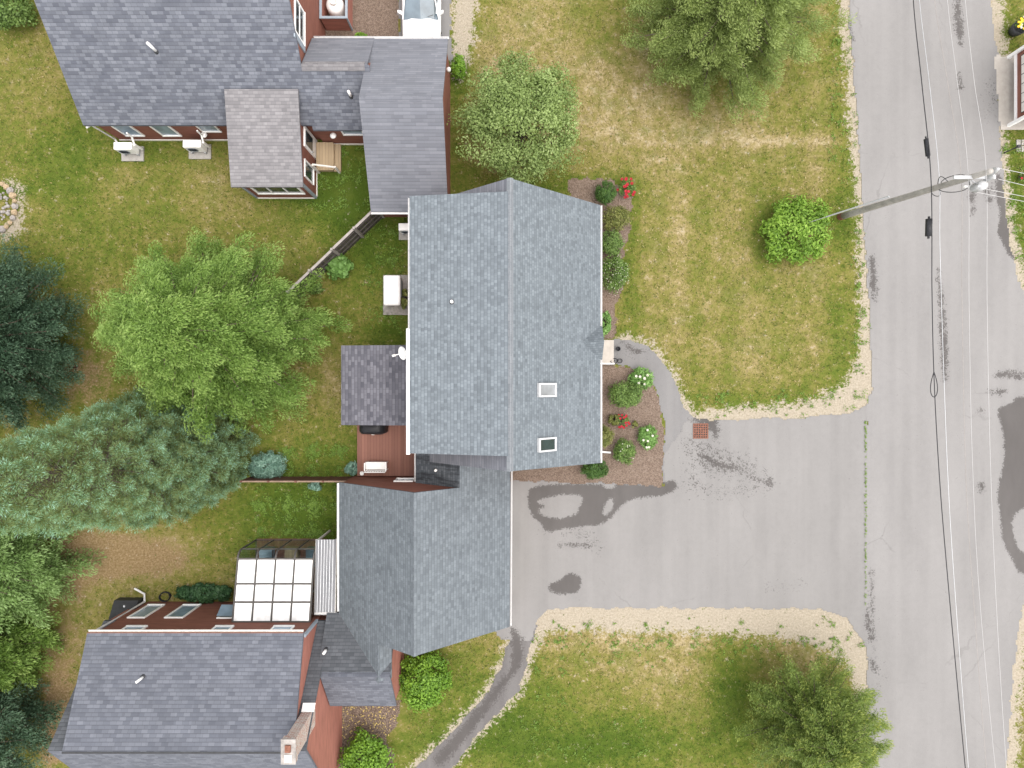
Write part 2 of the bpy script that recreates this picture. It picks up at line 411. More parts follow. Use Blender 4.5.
SAND = [
 [(830,-200,9),(847,0,8),(853,70,7),(858,130,8),(864,215,6),(868,300,8),(870,350,11),(866,388,20),(850,404,18),(800,414,10),(740,417,10),(700,418,7),(690,414,5),(681,398,3),(673,375,3),(660,355,3),(644,343,3),(625,338,3)],
 [(448,768,2.5),(475,735,3),(502,708,3),(519,690,3),(528,655,5),(540,622,11),(565,614,16),(640,614,19),(720,614,19),(790,616,22),(835,626,27),(858,645,22),(866,680,13),(869,768,5),(872,1100,4)],
 [(512,630,2),(506,655,3),(490,690,3),(470,713,3),(445,740,3),(410,773,3)],
 [(975,-200,10),(993,0,9),(999,55,7)],[(1000,128,4),(1004,180,4),(1009,235,6),(1020,280,8),(1040,300,9)],
 [(1040,580,8),(1025,595,8),(1017,660,10),(1010,710,10),(1008,768,10),(1003,1100,8)],
 [(466,-200,16),(464,0,13),(463,40,10),(459,75,4)],
 [(10,182,2),(20,190,3),(20,210,3),(14,230,6),(5,232,6)],
]
GRN_SHADE = [(345,185,32,38,-.50),(300,192,40,8,-.4),(310,515,60,26,-.55),(330,452,40,30,-.2),(380,250,28,28,-.42),(390,330,20,20,-.35),(335,330,25,20,-.12),(845,370,22,45,-.14),(770,402,60,12,-.22),(660,400,26,22,-.28),
       (560,185,60,10,-.40),(580,745,75,32,-.46),(520,710,25,40,-.2),(470,690,30,60,-.22),(430,740,30,30,-.15),(1014,210,20,60,-.42),(845,200,14,40,-.35),(840,330,16,60,-.10),(765,240,14,40,-.2),(735,700,20,60,-.45),(460,70,10,18,-.4),(455,110,10,70,-.22),  # entries west of trees and round shrub: their soft shade painted as greener grass
       (610,20,22,30,-.16),(625,290,10,80,-.18),(840,60,18,40,-.12),(100,150,70,22,-.22),(60,140,18,60,-.1),(85,250,60,60,-.12),(300,420,60,30,-.05),(625,655,150,5,-.15),(540,665,12,8,-.15),(10,190,20,4,-.4),(330,215,40,14,-.15),(630,750,60,20,-.1),(1015,20,30,30,-.2)]
DRY = [(130,555,75,26,.26),(65,650,26,80,.22),(655,125,55,26,.20),(595,72,22,40,.20),(775,141,95,5,.26),(680,250,7,75,.18),(740,200,5,160,.07),(810,180,6,150,.05),(700,645,170,14,.20),(690,690,90,18,.08),(45,75,26,40,.16),(240,200,35,18,.18),
       (90,305,50,14,.16),(650,390,26,6,.1),(830,180,12,20,.14),(560,60,30,60,.1),(500,60,30,60,.12),(330,385,8,28,.22),(300,400,30,25,.1),(180,170,60,14,.12),(510,110,60,70,.06),(650,650,80,20,.1),(860,350,5,20,.1),(760,310,60,70,.03),(640,60,14,50,.12)]
SOILG = [(200,190,120,50,.16),(60,120,40,60,.16),(110,552,56,26,.52),(170,562,50,20,.35),(70,640,26,80,.48),(50,740,18,50,.5),(100,345,60,45,.22),(80,380,30,30,.35),(455,140,12,45,.3),(520,150,60,30,.16),(700,90,90,20,.14),(650,60,20,50,.12),(200,430,80,50,.3),(795,240,44,30,.1),(790,252,36,22,.3),(230,470,30,20,.15),(800,720,60,40,.2),(700,160,60,14,.03)]
def lawn_fields(X, Y):
    px, py = pix(X, Y)
    dry = .53+gauss(px, py, GRN_SHADE)+gauss(px, py, DRY)
    rng = np.random.RandomState(3); ph = rng.rand(6)*6.28
    east = np.clip((px-560)/60, 0, 1)
    st = sum(np.sin(px/w+ph[i]) for i, w in enumerate((5.5, 8.3, 13.1)))/3
    south = np.clip((py-600)/20, 0, 1); st2 = sum(np.sin(py/w+ph[i+3]) for i, w in enumerate((4.7, 7.9, 12.3)))/3
    dry = dry+.07*st*east*(1-south)+.05*st2*south
    dry = dry-.08*np.clip((430-px)/150, 0, 1)
    sand = np.full(px.shape, -1.)
    for pl in SAND: sand = np.maximum(sand, np.clip(.56+strip(px, py, pl)/24, 0, .95))
    soil = np.clip(gauss(px, py, SOILG), 0, 1)
    return dry, sand, soil
def axis(lo, hi, s, far):
    f = np.arange(lo, hi+1e-6, s)
    return np.concatenate([[-far, -far/3, -120, -70, lo-12], f, [hi+12, 70, 120, far/3, far]])
xs, ys = axis(-30, 30, .2, 900), axis(-24, 24, .2, 900)
XX, YY = np.meshgrid(xs, ys); nx, ny = len(xs), len(ys)
ii = (np.arange(ny-1)[:, None]*nx+np.arange(nx-1)[None, :]).ravel()
d_, s_, so_ = lawn_fields(XX.ravel(), YY.ravel())
zz = np.zeros(XX.size)
g = fast_mesh('ground', np.c_[XX.ravel(), YY.ravel(), zz], np.c_[ii, ii+1, ii+1+nx, ii+nx], M['ground'],
              attrs={'dry': ('POINT', d_), 'sand': ('POINT', s_), 'soil': ('POINT', so_)})
tag(g, kind='structure')

# puddles, damp patches, oil marks and dark marks near the pole: (polygon or stroke, level)
WETP = [ # closed outlines, pixels
 [(530,484),(600,484),(664,484),(672,478),(680,488),(664,496),(645,497),(628,500),(616,512),(604,524),(580,527),(556,530),(545,532),(540,522),(531,515),(527,500)],
 [(548,584),(560,581),(568,572),(580,575),(582,586),(575,594),(560,594),(549,592)],
 [(995,408),(1010,404),(1020,394),(1120,390),(1120,560),(1022,580),(1012,560),(1003,545),(1000,520),(996,490),(1004,465),(1003,430)],
 [(996,170),(1004,180),(1009,235),(1018,262),(1008,256),(1000,238),(996,232),(1001,214),(995,196)],  # dark patch on the road edge beyond the pole
]
WETHOLE = [[(535,502),(548,497),(562,494),(584,495),(580,505),(577,514),(560,519),(545,517),(536,510),(548,506)],[(606,500),(613,497),(613,509),(606,516),(603,514)],[(1010,520),(1022,508),(1040,500),(1040,560),(1018,552)],[(601,483),(616,483),(614,488),(604,488)]]
WETS = [ # strokes of (x, y, half width)
 [(957,0,3),(959,30,5),(960,44,2)],[(959,75,1.6),(960,88,2)],[(938,270,1),(941,300,3),(944,350,4),(945,380,2)],[(872,258,3),(873,285,4),(874,300,2)],
 [(700,455,3),(722,466,4),(742,470,2)],[(755,478,2),(770,486,1)],
 [(997,375,3),(1008,374,4),(1022,376,4)],[(988,392,1.5),(1000,392,3),(1005,390,1.5)],[(981,486,3),(981,488,4)],[(980,411,2),(981,412,1.5)],[(972,192,3),(972,200,3)],[(973,208,1.6),(972,214,1.6)],  # dark smears on the road by the pole among these
 [(867,610,1),(868,625,3),(872,640,2)],[(870,660,2),(875,668,3)],[(560,544,1),(590,545,1.6),(560,546,1)],[(513,630,3),(517,640,6),(517,660,6),(512,672,4),(490,700,5),(462,735,6),(440,760,6)],
 [(622,342,1),(632,350,3),(640,352,2)],[(690,420,1),(700,418,5),(712,424,6),(716,436,3)],[(985,190,2),(990,200,3)],[(769,480,3),(772,484,2)],[(871,570,1),(873,640,1.5)],[(845,3,0),(852,40,1.5)],
]
def chaikin(pl, n=2):
    for _ in range(n): pl = [q for i in range(len(pl)) for a, b in ((pl[i], pl[(i+1) % len(pl)]),) for q in ((a[0]*.75+b[0]*.25, a[1]*.75+b[1]*.25), (a[0]*.25+b[0]*.75, a[1]*.25+b[1]*.75))]
    return pl
WETP = [chaikin(p) for p in WETP]; WETHOLE = [chaikin(p) for p in WETHOLE]
WETSPECK = [[(692,446,16),(705,458,22),(725,464,19),(745,470,17),(765,482,12)],[(688,462,8),(694,484,12),(720,492,8),(760,486,8)],[(540,528,6),(590,535,9),(600,552,5)],[(870,612,3),(872,640,8)],[(872,655,3),(878,675,8),(873,692,4)],[(700,428,9),(716,434,8)],[(995,80,8),(990,110,8)],[(620,350,5),(645,352,8)],[(770,588,6),(800,585,5)],[(990,190,12),(996,205,8)],[(505,640,8),(470,720,8)]]
def sheet(name, poly, z, m, sp=.07, jit=.6, wet=True):
    xsn = [p[0] for p in poly]; ysn = [p[1] for p in poly]
    x0, x1, y0, y1 = gx(min(xsn))-.1, gx(max(xsn))+.1, gy(max(ysn))-.1, gy(min(ysn))+.1
    ax, ay = np.arange(x0, x1, sp), np.arange(y0, y1, sp); n1, n2 = len(ax), len(ay)
    X, Y = np.meshgrid(ax, ay); X, Y = X.ravel(), Y.ravel()
    q = (np.arange(n2-1)[:, None]*n1+np.arange(n1-1)[None, :]).ravel()
    cx, cy = X[q]+sp/2, Y[q]+sp/2; px, py = pix(cx, cy)
    rag = jit*(np.sin(cx*3.1+np.sin(cy*2.3)*2)+np.sin(cy*4.3+1+np.sin(cx*1.7)*2)+.7*np.sin(cx*11+cy*7)+.7*np.sin(cy*13-cx*9))
    keep = poly_dist(px, py, poly)+rag > 0; q = q[keep]
    quads = np.c_[q, q+1, q+1+n1, q+n1]
    used, inv = np.unique(quads, return_inverse=True); quads = inv.reshape(-1, 4)
    X, Y = X[used], Y[used]; px, py = pix(X, Y); w = np.zeros(px.shape)
    if wet:
        for pl in WETP: 
            d = poly_dist(px, py, pl)
            for h in WETHOLE: d = np.minimum(d, -poly_dist(px, py, h))
            w = np.maximum(w, np.clip(.5+d/7, 0, 1))
        for pl in WETSPECK: w = np.maximum(w, np.clip(.26+strip(px, py, pl)/70, 0, .44))
        for pl in WETS: w = np.maximum(w, np.clip(.46+strip(px, py, pl)/13, 0, .95))
    o = fast_mesh(name, np.c_[X, Y, np.full(len(X), z)], quads, m, attrs={'wet': ('POINT', w)})
    return tag(o, kind='structure')
sheet('road', ROAD, .020, M['road'], .08)
sheet('driveway', DRIVE, .016, M['drive'], .06)
sheet('front_path', FPATH, .012, M['path'], .06)
sheet('side_path', SPATH, .012, M['path_dark'], .06)
sheet('upper_driveway', UPDRIVE, .012, M['path'], .09)
sheet('pavement_slab', PAD, .024, M['pad'], .1, .1, False)
BED1 = [(590,335),(602,364),(625,366),(640,371),(652,381),(660,400),(665,430),(664,491),(560,489),(480,488),(480,450),(590,450)]
BED2 = [(570,180),(588,177),(608,180),(626,190),(633,204),(630,222),(629,240),(623,258),(624,280),(617,300),(617,320),(613,340),(570,340)]
BED3 = [(330,700),(402,700),(396,722),(388,742),(398,775),(330,775)]
BED4 = [(322,-200),(400,-200),(400,60),(320,60)]
for b, mm in ((BED1, 'mulch'), (BED2, 'mulch'), (BED3, 'mulch_dark'), (BED4, 'mulch')):
    sheet('mulch_bed', b, .008, M[mm], .08, 1.0, False)

# ------------------------------------------------------------------ building helpers
def window(parent, face, pos, a0, a1, z0, z1, glassm='glass', cols=1, rows=1, fw=.07, frame='white'):
    """frame (part) with its pane (sub-part) on a wall plane; face N/S/E names the outward side"""
    f = MB(); p = MB(); s = {'N': 1, 'S': -1, 'E': 1, 'W': -1}[face]
    def bx(mb, u0, u1, w0, w1, d0, d1):
        if face in 'NS': mb.box(u0, u1, pos+s*d0, pos+s*d1, w0, w1)
        else: mb.box(pos+s*d0, pos+s*d1, u0, u1, w0, w1)
    bx(f, a0, a1, z0-.02, z0+fw, -.05, .075); bx(f, a0, a1, z1-fw, z1, -.05, .06)
    bx(f, a0, a0+fw, z0+fw+.001, z1-fw-.001, -.05, .055); bx(f, a1-fw, a1, z0+fw+.001, z1-fw-.001, -.05, .055)
    for i in range(1, cols):
        c = a0+(a1-a0)*i/cols; bx(f, c-.03, c+.03, z0+fw+.001, z1-fw-.001, -.05, .05)
    for i in range(1, rows):
        c = z0+(z1-z0)*i/rows; bx(f, a0+fw+.001, a1-fw-.001, c-.02, c+.02, -.05, .045)
    fo = f.build('window', M[frame], parent)
    bx(p, a0+fw-.01, a1-fw+.01, z0+fw-.01, z1-fw+.01, -.04, .02)
    p.build('pane', M[glassm], fo)
    return fo

def plane_pt(px, py, fn):
    """where the sight line through a pixel meets z = fn(x, y), an affine roof plane"""
    h = 4.
    for _ in range(60):
        p = P(px, py, h); h += .7*(fn(p.x, p.y)-h)
    return P(px, py, h)
def vent_pipe(parent, p, hgt=.7, r=.06):
    o = MB().tube([p-Vector((0, 0, .1)), p+Vector((0, 0, hgt))], r, 10).build('vent_pipe', M['white'], parent, True)
    MB().lathe([(.11, p.z-.1), (.10, p.z+.0), (r+.015, p.z+.04), (r, p.z+.05)], (p.x, p.y), 12).build('flashing', M['darkmetal'], o)
    return o
def ridge_cap(parent, a, b, w=.15, drop=.09, m='cap'):
    a, b = Vector(a), Vector(b); d = (b-a).normalized(); s = d.cross(Vector((0, 0, 1))).normalized()*w
    mb = MB()
    n = max(1, int((b-a).length/.3))
    for i in range(n):
        p, q = a.lerp(b, i/n), a.lerp(b, (i+1)/n); e = Vector((0, 0, .012 if i % 2 else 0))
        dz = Vector((0, 0, drop)); u = Vector((0, 0, .035))+e
        mb.add([p+s-dz+e, p+u, p-s-dz+e, q+s-dz+e, q+u, q-s-dz+e], [(0, 3, 4, 1), (1, 4, 5, 2), (0, 1, 2), (5, 4, 3), (0, 2, 5, 3)])
    return mb.build('ridge_cap', M[m], parent)
def gutter(parent, a, b, m='gutter', r=.055):
    a, b = Vector(a), Vector(b); d = (b-a).normalized(); s = d.cross(Vector((0, 0, 1))).normalized()*r
    mb = MB(); z = Vector((0, 0, 1))
    prof = [s, s*.8-z*.09, -s*.8-z*.09, -s, -s*.8, -s*.6-z*.07, s*.6-z*.07, s*.8]
    mb.add([a+p for p in prof]+[b+p for p in prof], [(i, (i+1) % 8, (i+1) % 8+8, i+8) for i in range(8)]+[(7,6,5,4,3,2,1,0), tuple(range(8, 16))])
    return mb.build('gutter', M[m], parent)

# ------------------------------------------------------------------ NORTH-WEST HOUSE
nw = thing('house', 'red house at the upper left with slate shingle roof and a pale lean-to sunroom roof', 'house', (-13, 14, 0))
SL = .855
def nwS(x, y): return 2.5+SL*(y-11.47)
w = MB()
w.prism_x([(11.69, .002), (11.69, 2.45), (16.5, 6.5), (21.3, 2.45), (21.3, .002)], -18.77, -8.92)
w.prism_x([(11.48, .0), (11.48, 2.25), (13.38, 3.9), (15.15, 2.4), (15.15, 0)], -8.95, -6.05)
w.build('wall', M['siding'], nw)
w = MB(); w.prism_x([(8.92, 0), (8.92, 2.52), (11.75, 3.1), (11.75, 0)], -12.17, -9.35); w.build('sunroom_wall', M['siding'], nw)
w = MB(); w.prism_x([(7.98, 0), (7.98, 2.45), (11.7, 4.78), (15.05, 2.4), (15.05, 0)], -6.1, -2.95); w.build('garage_wall', M['siding'], nw)
rf = MB()
z = nwS
rf.slab([(-19.0, 11.47, 2.5), (-8.86, 11.47, 2.5), (-8.86, 16.5, z(0, 16.5)), (-19.0, 16.5, z(0, 16.5))])
rf.slab([(-8.862, 11.3, z(0, 11.3)), (-6.0, 11.3, z(0, 11.3)), (-6.0, 13.4, z(0, 13.4)), (-8.862, 13.4, z(0, 13.4))])
rf.slab([(-19.0, 16.5, z(0, 16.5)), (-8.86, 16.5, z(0, 16.5)), (-8.86, 21.5, 2.5), (-19.0, 21.5, 2.5)])
ro = rf.build('roof', M['roof_nw'], nw)
rf = MB(); zr = z(0, 13.4)
rf.slab([(-8.86, 13.4, zr), (-6.1, 13.4, zr), (-6.1, 15.33, 2.5), (-8.86, 15.33, 2.5)])
rf.build('connector_roof', M['roof_nw_garage'], nw)
ridge_cap(nw, (-8.85, 13.4, zr), (-6.2, 13.4, zr), .2, .14, 'roof_shed')
rf = MB()
rf.slab([(-6.25, 7.62, 2.5), (-2.83, 7.62, 2.5), (-2.83, 11.7, 5), (-6.25, 11.7, 5)])
rf.slab([(-6.25, 11.7, 5), (-2.83, 11.7, 5), (-2.83, 15.3, 2.52), (-6.25, 15.3, 2.52)])
go = rf.build('garage_roof', M['roof_nw_garage'], nw)
ridge_cap(nw, (-6.0, 11.7, 5), (-3.3, 11.7, 5), .16, .08, 'roof_nw_garage')
rf = MB(); rf.slab([(-12.37, 8.67, 2.72), (-9.2, 8.67, 2.72), (-9.15, 12.6, 3.62), (-12.3, 12.6, 3.62)], .12)
rf.build('sunroom_roof', M['roof_shed'], nw)
gutter(nw, (-8.8, 15.36, 2.5), (-2.8, 15.34, 2.5)); gutter(nw, (-6.25, 7.58, 2.5), (-2.85, 7.58, 2.5))
for a0, a1 in ((-18.13, -17.24), (-16.4, -15.5)): window(nw, 'S', 11.69, a0, a1, .6, 2.25, 'glass_pale')
window(nw, 'S', 11.69, -14.3, -13.4, 1.15, 2.2, 'glass_pale')
window(nw, 'S', 11.48, -7.75, -6.75, 1.35, 2.2, 'glass_pale')
window(nw, 'S', 8.92, -11.85, -9.65, .8, 2.4, 'glass_dark', 3, 1, .09)
window(nw, 'E', -9.35, 9.33, 10.13, .62, 2.05, 'glass_dark')
window(nw, 'E', -8.92, 14.45, 15.9, 3.55, 4.9, 'glass_dark', 1, 2)
sh = MB().box(-8.92, -8.86, 14.2, 14.42, 3.5, 4.95); sh.build('shutter', M['greytrim'], nw)
d = MB().box(-9.40, -9.28, 10.68, 11.6, .12, 2.12).build('door', M['white'], nw)
MB().box(-9.30, -9.262, 10.8, 11.42, .95, 2.0).build('door_pane', M['glass_dark'], d)
MB().box(-9.28, -9.2, 10.72, 10.76, 1.0, 1.1).build('handle', M['metal'], d)
MB().box(-9.42, -9.32, 8.86, 8.98, 0, 2.5).build('corner_board', M['greytrim'], nw); MB().box(-12.22, -12.12, 8.86, 8.98, 0, 2.5).build('corner_board', M['greytrim'], nw)
tr = MB().box(-18.72, -12.25, 11.62, 11.66, .003, .12); tr.box(-9.2, -6.3, 11.42, 11.46, .003, .12); tr.box(-12.15, -9.42, 8.85, 8.89, .003, .1); tr.box(-9.33, -9.29, 8.95, 10.6, .003, .1); tr.build('sill_board', M['offwhite'], nw)
for x, y, h in ((-14.3, 11.66, 1.0), (-8.18, 11.45, 1.5)):
    MB().lathe([(.02, h-.06), (.13, h-.05), (.15, h), (.10, h+.07), (.02, h+.08)], (x, y-.09), 12).build('wall_vent', M['white'], nw, True)
MB().lathe([(.02, 1.75), (.09, 1.76), (.1, 1.95), (.03, 2.02)], (-2.86, 14.2), 10).build('wall_lamp', M['white'], nw, True)
MB().tube([(-18.9, 11.4, 2.4), (-18.85, 11.6, 2.15), (-18.85, 11.62, .25), (-18.7, 11.3, .08)], .045, 8).build('downspout', M['gutter'], nw)
vent_pipe(nw, plane_pt(156, 51, nwS)); vent_pipe(nw, plane_pt(351, 96, nwS), .5)

# ------------------------------------------------------------------ CENTRE HOUSE
ch = thing('house', 'central house with large blue-grey shingle roof, two skylights and a rear dormer', 'house', (0, 2, 0))
def chE(x, y): return 6.6-1.025*(x+.1)
w = MB(); w.prism_y([(-3.95, 0), (-3.95, 2.45), (-.1, 6.38), (3.72, 2.45), (3.72, 0)], -3.25, 7.8)
w.prism_y([(-3.9, 2.3), (-3.9, 5.62), (-.3, 6.4), (-.3, 2.3)], -2.62, 7.34)
w.build('wall', M['siding'], ch)
rf = MB()
rf.slab([(-.1, -3.37, 6.6), (3.92, -3.5, 2.48), (3.92, 7.93, 2.48), (-.1, 7.94, 6.6)])
rf.build('roof', M['roof_main'], ch)
rf = MB(); rf.slab([(-.1, -3.37, 6.6), (-.1, 7.94, 6.6), (-4.1, 7.94, 2.5), (-4.1, -3.4, 2.5)])
rf.build('rear_roof', M['roof_nw_garage'], ch)
rf = MB(); rf.slab([(-.14, -2.78, 6.62), (-.14, 7.42, 6.62), (-4.07, 7.46, 5.78), (-4.07, -2.75, 5.78)])
rf.build('dormer_roof', M['roof_main'], ch)
ridge_cap(ch, (-.08, -3.37, 6.62), (-.08, 7.94, 6.62), .13, .05)
gutter(ch, (-4.10, -2.75, 5.75), (-4.10, 7.4, 5.75), r=.03); gutter(ch, (3.97, -3.5, 2.46), (3.97, 7.93, 2.46), r=.035)
MB().tube([(-4.02, -2.6, 5.7), (-3.99, -2.6, 5.4), (-3.99, -2.6, 3.2)], .045, 8).build('downspout', M['gutter'], ch)
MB().tube([(3.85, -3.2, 2.4), (3.8, -3.2, .2), (3.9, -3.2, .1), (4.72, -3.27, .07)], .05, 8).build('downspout', M['gutter'], ch)
MB().box(-4.2, -4.06, -2.8, 2.2, 5.55, 5.76).build('fascia_board', M['white'], ch)
for (cx, cy), gm in (((546, 390), 'skylight_pale'), ((546, 444.5), 'glass_dark')):
    c = plane_pt(cx, cy, chE); fr = MB(); t = Vector((1, 0, -1.025)).normalized(); u = Vector((0, 1, 0)); n = Vector((1.025, 0, 1)).normalized()
    def pb(mb, a0, a1, b0, b1, h0, h1):
        q = [c+t*a+u*b+n*h for h in (h0, h1) for a, b in ((a0, b0), (a1, b0), (a1, b1), (a0, b1))]
        mb.add(q, [(3,2,1,0),(4,5,6,7),(0,1,5,4),(1,2,6,5),(2,3,7,6),(3,0,4,7)])
    A, B = .53, .285
    pb(fr, -A, A, -B, -B+.07, -.05, .12); pb(fr, -A, A, B-.07, B, -.05, .12); pb(fr, -A, -A+.09, -B+.071, B-.071, -.05, .115); pb(fr, A-.09, A, -B+.071, B-.071, -.05, .115)
    so2 = fr.build('skylight', M['greyframe'], ch); gl = MB(); pb(gl, -A+.08, A-.08, -B+.06, B-.06, -.04, .085); gl.build('pane', M[gm], so2)
cr = MB()
cr.slab([(3.98, 1.82, 3.32), (2.95, 1.82, 3.40), (3.9, 1.08, 2.5), (4.0, 1.08, 2.48)], .08); cr.slab([(3.98, 1.82, 3.32), (4.0, 2.56, 2.48), (3.9, 2.56, 2.5), (2.95, 1.82, 3.40)], .08)
cr.prism_x([(1.15, 2.4), (1.82, 3.2), (2.48, 2.4)], 3.5, 3.93); cr.build('entry_gable', M['roof_main'], ch)
dr = MB().box(3.70, 3.77, 1.35, 2.25, .35, 2.35).build('front_door', M['white'], ch)
MB().box(3.77, 3.83, 1.42, 1.46, 1.25, 1.38).build('handle', M['metal'], dr)
vent_pipe(ch, plane_pt(452, 302, lambda x, y: 6.62+.214*(x+.14)), .22, .06)
# rear porch
pr = MB().slab([(-7.45, 1.68, 3.0), (-7.45, -1.79, 3.0), (-3.95, -1.79, 3.42), (-3.95, 1.68, 3.42)], .13); pr.build('porch_roof', M['roof_porch'], ch)
pw = MB().box(-7.2, -3.96, -1.55, 1.45, .45, 2.85); pw.build('porch_wall', M['siding'], ch)
# satellite dish on the porch roof edge
dp = P(406, 356, 3.6); dish = MB(); cc = dp+Vector((.05, .12, .62)); ax = Vector((-.75, -.25, .55)).normalized(); e1 = ax.cross(Vector((0, 0, 1))).normalized(); e2 = ax.cross(e1)
pts = []; fs = []
for i in range(5):
    r = .36*i/4
    for k in range(18):
        a = k*math.pi/9; pts.append(cc+e1*r*math.cos(a)*.8+e2*r*math.sin(a)+ax*(.12*(i/4)**2))
for i in range(4):
    for k in range(18): fs.append((i*18+k, i*18+(k+1) % 18, (i+1)*18+(k+1) % 18, (i+1)*18+k))
so3 = dish.add(pts, fs).tube([dp-Vector((0, 0, .35)), dp+Vector((0, 0, .3)), cc-ax*.02], .03, 8).build('satellite_dish', M['white'], ch)
MB().tube([cc-e2*.2, cc+ax*.5], .022, 6).tube([cc+ax*.46, cc+ax*.6], .05, 8).build('feed_arm', M['white'], so3)
# garage wing with its connector
def cgE(x, y): return 5.5-.8*(x+3.93)
def cgW(x, y): return 5.5+.8*(x+3.93)
w = MB(); w.prism_y([(-7.5, 0), (-7.5, 2.4), (-3.93, 5.28), (-.22, 2.4), (-.22, 0)], -10.7, -4.38)
w.prism_y([(-4.15, 0), (-4.15, 2.3), (-2.2, 3.85), (-.24, 2.3), (-.24, 0)], -4.4, -2.6); w.build('garage_wall', M['siding'], ch)
rf = MB()
rf.slab([(-.06, -2.6, cgE(-.06, 0)), (-2.2, -2.6, cgE(-2.2, 0)), (-2.2, -4.36, cgE(-2.2, 0)), (-3.93, -4.36, 5.5), (-3.93, -10.92, 5.5), (-.1, -10.78, cgE(-.1, 0))])
rf.slab([(-7.66, -4.36, cgW(-7.66, 0)), (-7.66, -11.0, cgW(-7.66, 0)), (-5.6, -12.6, cgW(-5.6, 0)), (-5.6, -10.92, cgW(-5.6, 0)), (-3.93, -10.92, 5.5), (-3.93, -4.36, 5.5)])
rf.slab([(-5.6, -10.80, cgW(-5.6, 0)), (-5.6, -12.5, cgW(-5.6, 0)), (-5.12, -12.5, cgW(-5.6, 0)-.38), (-5.12, -10.80, cgW(-5.6, 0)-.38)], .1)
rf.build('garage_roof', M['roof_wing'], ch)
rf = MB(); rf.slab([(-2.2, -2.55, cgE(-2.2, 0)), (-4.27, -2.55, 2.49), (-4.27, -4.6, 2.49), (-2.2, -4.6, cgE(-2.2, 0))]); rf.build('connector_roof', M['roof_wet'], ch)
ridge_cap(ch, (-3.93, -4.36, 5.51), (-3.93, -10.92, 5.51), .13, .08, 'roof_wing'); ridge_cap(ch, (-5.6, -10.95, 4.17), (-5.6, -12.4, 4.17), .13, .09, 'roof_wing')
gutter(ch, (-7.7, -4.4, 2.5), (-7.7, -10.1, 2.5)); gutter(ch, (.0, -3.55, 2.42), (-.04, -10.75, 2.42), r=.028); gutter(ch, (-4.3, -2.7, 2.46), (-4.3, -4.34, 2.46), r=.035)
window(ch, 'N', -4.38, -5.3, -4.42, 1.35, 2.2, 'glass_pale', 1, 1, .06)
vent_pipe(ch, plane_pt(436, 470, lambda x, y: cgE(-2.2, 0)+.8*(x+2.2)), .2, .06)

gd = MB()
for y0, y1 in ((-9.9, -7.4), (-7.0, -4.9)):
    for k in range(4): gd.box(-.24, -.17, y0, y1, .03+k*.53, .03+k*.53+.515)
    o_ = gd.build('garage_door', M['offwhite'], ch); gd = MB()
    MB().box(-.17, -.14, (y0+y1)/2-.1, (y0+y1)/2+.1, .45, .49).build('handle', M['metal'], o_)
for y0 in (-2.4, -.6, 4.0, 6.0): window(ch, 'E', 3.72, y0, y0+1.0, .9, 2.15, 'glass_dark', 1, 2)

# ------------------------------------------------------------------ SOUTH-WEST HOUSE
sw = thing('house', 'lower left house with grey shingle roof, brick chimney and glass sunroom', 'house', (-13, -14, 0))
w = MB(); w.prism_x([(-10.55, 0), (-10.55, 2.3), (-14.3, 6.05), (-17.9, 2.4), (-17.9, 0)], -18.0, -8.12); w.build('gable_wall', M['siding_light'], sw)
w = MB(); w.prism_x([(-10.4, .001), (-10.4, 4.55), (-14.1, 6.15), (-14.1, .001)], -17.4, -8.64); w.build('dormer_wall', M['siding'], sw)
MB().prism_x([(-10.56, 2.62), (-10.4, 4.52), (-14.05, 6.12)], -8.66, -8.6).build('dormer_cheek', M['siding_light'], sw)
rf = MB(); rf.slab([(-18.1, -14.3, 6.3), (-18.1, -10.5, 2.5), (-8.04, -10.5, 2.5), (-8.04, -14.3, 6.3)])
rf.build('rear_roof', M['roof_sw_dark'], sw)
rf = MB(); rf.slab([(-18.1, -14.3, 6.3), (-8.04, -14.3, 6.3), (-8.04, -18.1, 2.5), (-18.1, -18.1, 2.5)]); rf.build('front_roof', M['roof_sw'], sw)
rf = MB(); rf.slab([(-17.5, -10.24, 4.7), (-17.5, -14.32, 6.36), (-8.5, -14.32, 6.36), (-8.6, -10.24, 4.7)]); rf.build('dormer_roof', M['roof_sw'], sw)
MB().box(-17.5, -8.5, -14.37, -14.3, 6.28, 6.375).build('ridge_flashing', M['darkmetal'], sw)
gutter(sw, (-17.5, -10.2, 4.68), (-8.62, -10.2, 4.68), 'offwhite', .06)
MB().box(-17.5, -8.6, -10.27, -10.235, 4.66, 4.71).build('drip_edge', M['rust'], sw)
MB().box(-8.66, -8.56, -10.5, -10.38, 2.6, 4.55).build('corner_board', M['greytrim'], sw)
for a0, a1, z0, z1 in ((-17.1, -16.3, .6, 2.45), (-15.45, -14.6, .6, 2.45), (-16.5, -15.6, 3.55, 4.4), (-12.7, -11.9, 3.55, 4.4), (-10.2, -9.3, 3.55, 4.4)):
    window(sw, 'N', -10.4, a0, a1, z0, z1, 'glass_pale')
aw = window(sw, 'N', -10.4, -13.1, -12.35, 1.5, 2.5, 'glass_pale')
MB().extr([(-13.1, -10.3, 2.45), (-12.35, -10.3, 2.45), (-12.35, -9.98, 1.9), (-13.1, -9.98, 1.9)], (0, .03, .03)).build('sash', M['glass_pale'], aw)
MB().tube([(-17.4, -10.2, 4.6), (-17.42, -10.32, 4.3), (-17.42, -10.32, .3), (-17.5, -10.0, .15), (-18.0, -9.75, .1)], .05, 8).build('downspout', M['gutter'], sw)
